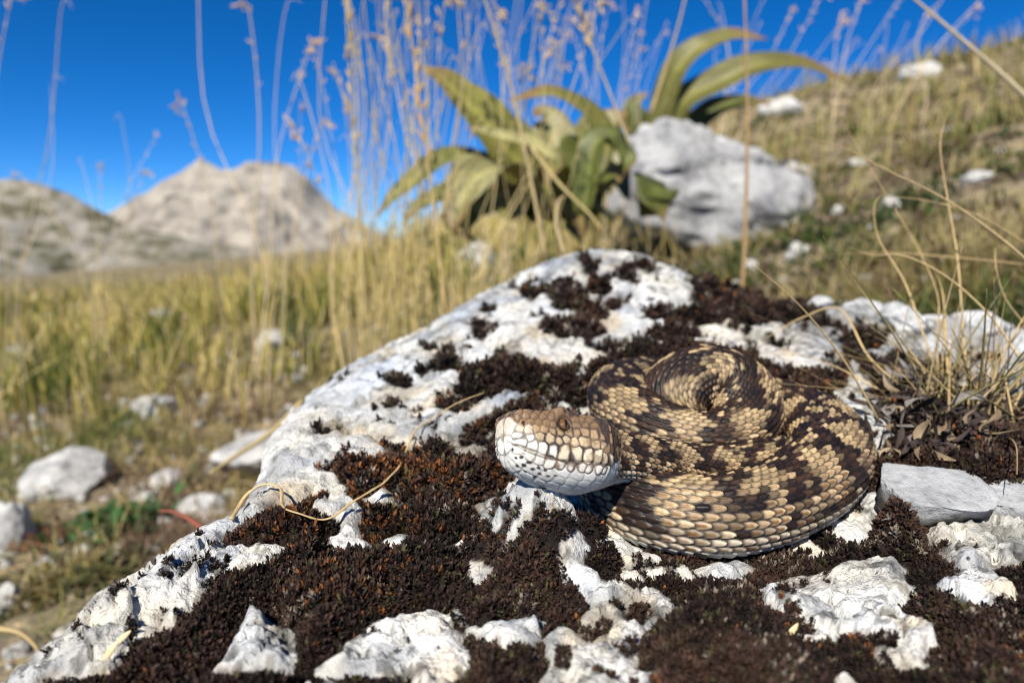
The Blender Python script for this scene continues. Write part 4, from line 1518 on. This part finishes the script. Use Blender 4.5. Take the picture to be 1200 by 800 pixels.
def stalk_mesh(pts, r, sides=5, n=16):
    path = catmull(pts, n)
    return tube(path, r * (1 - 0.6 * np.linspace(0, 1, n)), sides), path


def seed_head_mesh(path, frm, r, rs, loose=1.0):
    """spikelets along the last part of the stalk"""
    n = len(path)
    parts = []
    sv, sf = sphere(5, 6)
    for t in np.linspace(frm, 1, 11):
        x = t * (n - 1)
        i = min(int(x), n - 2)
        p = path[i] + (path[i + 1] - path[i]) * (x - i)
        T_ = nrm(path[min(i + 1, n - 1)] - path[i])
        for s in range(1 + int(rs.random() < .4)):
            o = nrm(rs.normal(0, 1, 3))
            dv = nrm(T_ + 0.8 * loose * o)
            L_ = r * rs.uniform(2.4, 5.0)
            p = p + o * r * rs.uniform(0, 2.5) * loose
            a_ = nrm(np.cross(dv, o + 0.01))
            b_ = np.cross(dv, a_)
            v = p + dv * L_ * 0.8 + (sv[:, 0:1] * a_ + sv[:, 1:2] * b_) * L_ * .22 + sv[:, 2:3] * dv * L_
            parts.append((v, sf))
    v, f, _ = merge(parts)
    return v, f


def stalk_thing(parent_base, parent, pts, r, colour, rs, head=0.72, part='stalk', loose=1.0):
    (v, f), path = stalk_mesh(pts, r)
    o = build(part, v, f, m_stalk, parent_base, parent, np.broadcast_to(colour, (len(v), 3)))
    if head:
        hv_, hf_ = seed_head_mesh(path, head - .14, r * 1.25, rs, loose)
        c = np.asarray(colour) * np.array([1.05, .92, .85])
        sh = build('seed_head', hv_, hf_, m_stalk, parent_base, o, np.broadcast_to(c, (len(hv_), 3)))
        sh['kind'] = 'stuff'
    return o


ss = np.random.default_rng(23)
DRY = np.array([0.70, 0.54, 0.26])
GREY = np.array([0.76, 0.60, 0.36])


def clump(label, base_px, d, tops, r=0.10, colour=DRY, jitter=14, head=.74, more_=0.55):
    bx0 = (base_px - 600) / FPX * d
    bb = np.array([bx0, d, float(gz(bx0, d))])
    root_ = empty('tall_grass_clump', bb, label, 'grass clump', 'clumps of tall dry grass on the slope')
    tops = list(tops) + [(x_ + ss.normal(0, 16), y_ + abs(ss.normal(0, 40))) for (x_, y_) in tops if ss.random() < more_]
    for (tx_, ty_) in tops:
        dd = d + ss.normal(0, d * .05)
        b0 = bb + np.array([ss.normal(0, jitter * d / FPX), ss.normal(0, d * .03), 0])
        b0[2] = gz(b0[0], b0[1]) - 0.5
        tp = P(tx_, ty_, dd)
        mid1 = b0 + (tp - b0) * .35 + np.array([-(tp - b0)[0] * .12, 0, 0])
        mid2 = b0 + (tp - b0) * .7 + np.array([-(tp - b0)[0] * .10, 0, 0])
        ln_ = np.linalg.norm(tp - b0)
        sway = ss.normal(0, .035) * ln_
        mid1 = mid1 + np.array([sway, 0, 0])
        mid2 = mid2 - np.array([sway * .6, 0, 0])
        nod = np.array([np.sign((tp - b0)[0] + ss.normal(0, 2)) * ln_ * ss.uniform(.005, .045), 0, ln_ * ss.uniform(-.02, .03)])
        stalk_thing(bb, root_, [b0, mid1, mid2, tp, tp + nod], r * ss.uniform(.55, 1.05), colour * ss.uniform(.75, 1.15), ss, head if ss.random() < .65 else 0)


clump('sparse pair of thin dry stalks at the left edge of the sky', 15, 105, [(12, 2), (72, 8), (60, 96)], .12, GREY, 6, .8, 0)
clump('leaning dry stalks with seed heads in front of the pale peak', 300, 95, [(232, -10), (292, 14), (334, 12), (213, 122), (352, 130)], .13, GREY, 18, .72, .3)
clump('short dry stalks before the hill at the far left', 110, 120, [(95, 190), (142, 140), (180, 165), (28, 210)], .10, GREY, 30, .7)
clump('dense dry stalks fanning up left of the broad leaved plant', 425, 78, [(382, -20), (404, -30), (425, -10), (440, -40), (372, 70), (395, 90), (352, 95), (452, -20), (415, 60), (462, 20)], .11, DRY, 16)
clump('tall pale straw stalks beside the curling leaves', 512, 74, [(470, -30), (482, -40), (500, -30), (536, -30), (520, 10), (545, -10), (455, 40), (492, 30)], .11, DRY, 14)
clump('thin stalks rising behind the curling leaves', 600, 120, [(560, -20), (575, 5), (610, -20), (628, 10), (645, -30), (665, 25), (590, 40), (680, -20), (640, 50)], .12, GREY, 30)
clump('fine stalks before the sky between the curling and the arching leaves', 705, 130, [(690, -20), (712, 10), (730, -30), (745, 20), (760, -10), (672, 40), (780, 30)], .12, GREY, 24)
clump('thin stalks against the sky behind the arching leaves', 860, 200, [(820, -10), (845, 10), (900, -10), (925, 20), (960, 0), (985, 30), (890, 30)], .16, GREY, 40)
clump('pale stalks along the skyline of the slope', 1020, 260, [(985, 20), (1010, 0), (1040, 30), (1060, -10), (1085, 20), (1110, -10), (1140, 10), (1000, 50)], .2, GREY, 50)
clump('yellow green grass stalks at the foot of the curling leaves', 470, 70, [(440, 200), (465, 190), (500, 215), (520, 230), (545, 205), (480, 240)], .10, np.array([.34, .30, .10]), 30, 0)


clump('thick golden stand of stems before the left side of the curling leaves', 455, 62, [(400, -20), (420, 30), (436, 80), (450, -20), (470, 60), (485, -10), (505, 40), (520, 120), (540, 60), (430, 140), (465, 150), (555, 150)], .085, np.array([.60, .46, .18]), 40, 0, 1.0)
clump('golden stems crossing before the middle of the curling leaves', 600, 66, [(560, 60), (585, 20), (610, 90), (640, -10), (655, 60), (700, 10), (690, 120)], .085, np.array([.60, .48, .22]), 40, .8, .8)


def single(name, label, pts, r, colour, head=0.0, cat='stalk', loose=.6):
    pp = [P(*q_) for q_ in pts]
    root_ = empty(name, pp[0], label, cat)
    stalk_thing(pp[0], root_, pp, r, np.asarray(colour), ss, head, 'stem', loose)


single('dry_stalk', 'thick brown dry stalk standing upright before the grey rock', [(868, 372, 52), (874, 250, 53), (876, 120, 54), (872, -20, 55)], .20, (.36, .23, .10), 0)
single('dry_stalk', 'long straw leaning left in front of the curling leaves', [(640, 305, 56), (622, 210, 56), (596, 90, 56), (560, -25, 56)], .20, (.50, .38, .18))
single('dry_stalk', 'bent straw with a pale tip rising left of the grey rock', [(740, 175, 62), (715, 110, 62), (690, 45, 62), (668, -20, 62)], .14, (.50, .40, .22), .75)
single('dry_stalk', 'straw lying diagonally from the curling leaves down to the right', [(620, 170, 60), (655, 215, 58), (690, 250, 57), (704, 268, 56)], .20, (.46, .36, .15))
single('dry_stalk', 'straw leaning right above the grey rock', [(762, 135, 80), (780, 80, 80), (795, 30, 80), (806, -15, 80)], .22, (.46, .34, .16))
single('dry_stalk', 'long bare straw slanting down from the top at the right', [(1240, 150, 44), (1180, 92, 46), (1120, 40, 48), (1055, -15, 50)], .20, (.44, .36, .22))
single('dry_stalk', 'orange brown straw rising from the left back edge of the boulder', [(522, 365, 45), (514, 290, 46), (500, 180, 47), (474, -20, 48)], .12, (.48, .33, .13), .8)
single('dry_stalk', 'short pale curved straw behind the top of the boulder', [(662, 300, 50), (652, 262, 50), (654, 238, 50), (660, 230, 50)], .20, (.52, .40, .20))
single('dry_stalk', 'upright cream straw by the yellow green grass', [(428, 385, 60), (424, 300, 60), (416, 180, 60), (404, -15, 60)], .15, (.50, .40, .18), .8)
single('twig', 'reddish bent twig on the ground left of the boulder', [(250, 632, 26), (228, 612, 27), (205, 600, 28), (186, 598, 29)], .12, (.28, .09, .05), 0, 'twig')
single('twig', 'pale dry stem arching over the ground in the lower left', [(0, 736, 25), (25, 742, 25), (45, 762, 25), (50, 790, 25)], .13, (.45, .34, .16), 0, 'twig')
single('dry_stalk', 'dry stem sloping down to the left edge of the boulder behind the white slab', [(355, 470, 40), (320, 505, 39), (275, 535, 38), (245, 555, 37)], .22, (.42, .32, .15), 0)

# ------------------------------------------------------------------ meadow grass
def grass(name, n, rmin, rmax, hmin, hmax, wid, tmin, tmax, pal, label, seed, lean=.35, clumpy=.5, power=1.0, keep=None, ramp_=False):
    r = np.random.default_rng(seed)
    m_ = int(n * 2.2)
    Y = rmin * (rmax / rmin) ** (r.random(m_) ** power)
    X = r.uniform(tmin, tmax, m_) * Y
    cl_ = fbm2(X, Y, 14.0, 2, seed) * .7 + fbm2(X, Y, 60.0, 2, seed + 3) * .5
    ok = r.random(m_) < np.clip(0.42 + clumpy * 2.6 * cl_, 0.03, 1)
    if keep is not None:
        ok &= keep(X, Y)
    if ramp_:
        ok &= r.random(m_) < sstep(rmin, rmin * 2.4, Y) + .06
    ok &= sdist(outline, X, Y) < -1.5
    X, Y, cl_ = X[ok][:n], Y[ok][:n], cl_[ok][:n]
    k = len(X)
    Z = gz(X, Y) - .3
    hh = r.uniform(hmin, hmax, k) * (0.6 + 0.75 * np.clip(cl_ + .35, 0, 1.2))
    az = r.uniform(0, 2 * math.pi, k)
    ln = np.abs(r.normal(0, lean, k))
    dx, dy = np.cos(az) * ln, np.sin(az) * ln
    bend = r.uniform(0.1, .9, k)
    W = wid * r.uniform(.6, 1.4, k) * np.clip(Y / 90, .8, 4)
    fz = r.uniform(0, math.pi, k)
    sx_, sy_ = np.cos(fz), np.sin(fz)
    V = []
    for t, wf in ((0, 1), (.35, .95), (.7, .65), (1, .08)):
        cx_ = X + dx * hh * (t + bend * t * t)
        cy_ = Y + dy * hh * (t + bend * t * t)
        cz_ = Z + hh * (t - 0.28 * bend * ln * 2 * t * t)
        V.append(np.stack([cx_ - sx_ * W * wf, cy_ - sy_ * W * wf, cz_], 1))
        V.append(np.stack([cx_ + sx_ * W * wf, cy_ + sy_ * W * wf, cz_], 1))
    V = np.stack(V, 1)
    f = np.array([(0, 1, 3, 2), (2, 3, 5, 4), (4, 5, 7, 6)])
    F = (f[None] + (np.arange(k) * 8)[:, None, None]).reshape(-1, 4)
    pal = np.asarray(pal)
    pn = 0.55 + 1.2 * fbm2(X, Y, 13.0, 2, seed + 8) + 0.45 * fbm2(X, Y, 60.0, 2, seed + 9) + r.normal(0, .22, k)
    c = pal[np.clip((pn * len(pal)).astype(int), 0, len(pal) - 1)] * r.uniform(.7, 1.25, (k, 1))
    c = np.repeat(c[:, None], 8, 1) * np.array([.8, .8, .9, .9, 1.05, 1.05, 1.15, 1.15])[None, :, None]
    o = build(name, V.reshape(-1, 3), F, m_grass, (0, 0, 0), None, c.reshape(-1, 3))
    return tag(o, label, None, None, 'stuff')


m_grass = tint_material('meadow_grass', 0.6, None, 0, 0.3, 0.3)
P_OLIVE = [(.05, .08, .015), (.12, .16, .025), (.26, .26, .05), (.42, .36, .08), (.54, .43, .12), (.60, .48, .19)]
P_STRAW = [(.44, .34, .10), (.54, .42, .15), (.48, .37, .12), (.60, .48, .22)]
P_SLOPE = [(.045, .075, .018), (.09, .125, .026), (.19, .18, .045), (.27, .22, .075), (.15, .095, .05), (.40, .33, .15)]
P_TURF = [(.11, .14, .03), (.27, .24, .07), (.42, .34, .12), (.48, .37, .17), (.18, .11, .07)]
left = lambda x, y: (x / y < 0.12)
grass('meadow_grass', 21000, 85, 900, 4.5, 12, .16, -1.35, .15, P_OLIVE, 'olive and yellow meadow grass left of the boulder', 101, .45, 1.2, 1.0, left, True)
grass('far_meadow', 7000, 800, 5000, 9, 22, .10, -1.1, .1, [(.30, .27, .07), (.42, .35, .10), (.50, .40, .14), (.22, .22, .05)], 'yellow grass thinning out towards the hills', 107, .4, .5, .8, left)
grass('straw_grass', 5500, 85, 700, 9, 20, .12, -1.35, .25, P_STRAW, 'longer straw coloured grass in the meadow', 102, .35, 1.2, 1.0, None, True)
grass('short_turf', 15000, 24, 135, 1.0, 3.6, .10, -1.35, .1, P_TURF, 'short dry turf on the ground beside the boulder', 103, .8, .9, .8, left)
grass('slope_turf', 18000, 48, 900, 1.6, 5.5, .16, .0, 1.1, P_SLOPE, 'short green and tan turf on the slope at the right', 104, .8, 1.0, 1.0)
grass('slope_grass', 3000, 130, 1500, 8, 18, .10, .1, 1.1, [(.20, .20, .05), (.34, .29, .08), (.44, .36, .13), (.26, .18, .08), (.54, .43, .19)], 'dry grass on the upper slope at the right', 105, .35, .9, .8)

grass('slope_cushions', 9000, 60, 700, .8, 2.4, .34, .0, 1.1, [(.04, .065, .018), (.07, .10, .022), (.13, .12, .04), (.11, .07, .045)], 'low dark green cushions on the slope at the right', 106, 1.0, 1.6, 1.0)

# low green herbs
def herb(px, py, w, n, colour, label, seed, ht=2.2):
    r = np.random.default_rng(seed)
    p, d = ground_hit(px, py)
    W = w / FPX * d
    parts = []
    for k in range(n):
        x, y = p[0] + r.normal(0, W * .5), p[1] + r.normal(0, W * .6)
        b0 = np.array([x, y, gz(x, y) + r.uniform(0, ht * .6)])
        dv = nrm(np.array([r.normal(0, .8), r.normal(0, .8), r.uniform(.3, 1)]))
        ln = ht * r.uniform(.4, .9)
        path = np.array([b0 + dv * ln * t - np.array([0, 0, ln * .3 * t * t]) for t in np.linspace(0, 1, 5)])
        v, f = strip(path, ln * .22 * np.sin(np.linspace(.3, 3.0, 5)), (0, 0.1, 1), .3)
        parts.append((v, f, np.asarray(colour) * r.uniform(.6, 1.4)))
    v, f, c = merge(parts)
    base = np.array([p[0], p[1], float(gz(p[0], p[1]))])
    o = build('low_herb', v, f, m_grass, base, None, c)
    return tag(o, label, 'herb')


herb(145, 618, 44, 190, (.055, .13, .035), 'bright green low herb on the ground left of the boulder', 1)
herb(190, 404, 26, 90, (.05, .12, .035), 'dark green rosette in the meadow under the flat pale stone', 2, 3)
herb(215, 570, 24, 60, (.09, .13, .05), 'small green sprout among the pale stones', 3, 1.6)
herb(50, 640, 36, 70, (.20, .10, .05), 'reddish brown low plant near the pale stone at the left edge', 4, 1.6)
herb(60, 700, 36, 110, (.15, .12, .035), 'yellowish low plant in the lower left', 5, 1.6)
herb(120, 680, 36, 120, (.10, .10, .035), 'olive low plant below the bright green herb', 6, 1.8)
herb(720, 262, 30, 80, (.10, .15, .03), 'fresh green tuft at the foot of the grey rock', 7, 7)
herb(490, 262, 40, 90, (.08, .12, .03), 'green shoots at the foot of the curling leaves', 8, 9)

# crumbs of stone and straw on the bare ground
r = np.random.default_rng(61)
parts = []
for k in range(2200):
    y = 26 * (150 / 26) ** r.random()
    x = r.uniform(-1.2, -0.15 if k % 4 else 1.0) * y
    if sdist(outline, np.array([x]), np.array([y]))[0] > -1:
        continue
    if r.random() < .6:
        s_ = r.uniform(.12, .75) * (y / 45) ** .6
        v = ICO_V[:42] * 0
        th = r.uniform(0, 6.28, 8)
        v, f = sphere(5, 7)
        v = v * np.array([s_, s_ * r.uniform(.5, 1), s_ * r.uniform(.3, .7)]) * (1 + .3 * r.normal(0, 1, (len(v), 1)).clip(-1, 1))
        c, s2 = math.cos(th[0]), math.sin(th[0])
        v = np.stack([v[:, 0] * c - v[:, 1] * s2, v[:, 0] * s2 + v[:, 1] * c, v[:, 2]], 1) + np.array([x, y, float(gz(x, y)) + s_ * .2])
        g_ = r.uniform(.18, .5)
        parts.append((v, f, np.array([g_, g_ * .96, g_ * .88])))
    else:
        a_ = r.uniform(0, 6.28)
        L_ = r.uniform(1, 4)
        b0 = np.array([x, y, float(gz(x, y)) + .3])
        path = np.array([b0 + np.array([math.cos(a_) * t * L_, math.sin(a_) * t * L_, .5 * math.sin(t * 3)]) for t in np.linspace(0, 1, 5)])
        v, fs = tube(path, r.uniform(.03, .07) * (y / 40), 4)
        parts.append((v, fs, np.array([.38, .28, .14]) * r.uniform(.4, 1.2)))
v, f, c = merge(parts)
tag(build('ground_litter', v, f, m_litter, (0, 0, 0), None, c), 'stone crumbs and broken straw scattered over the ground', None, None, 'stuff')
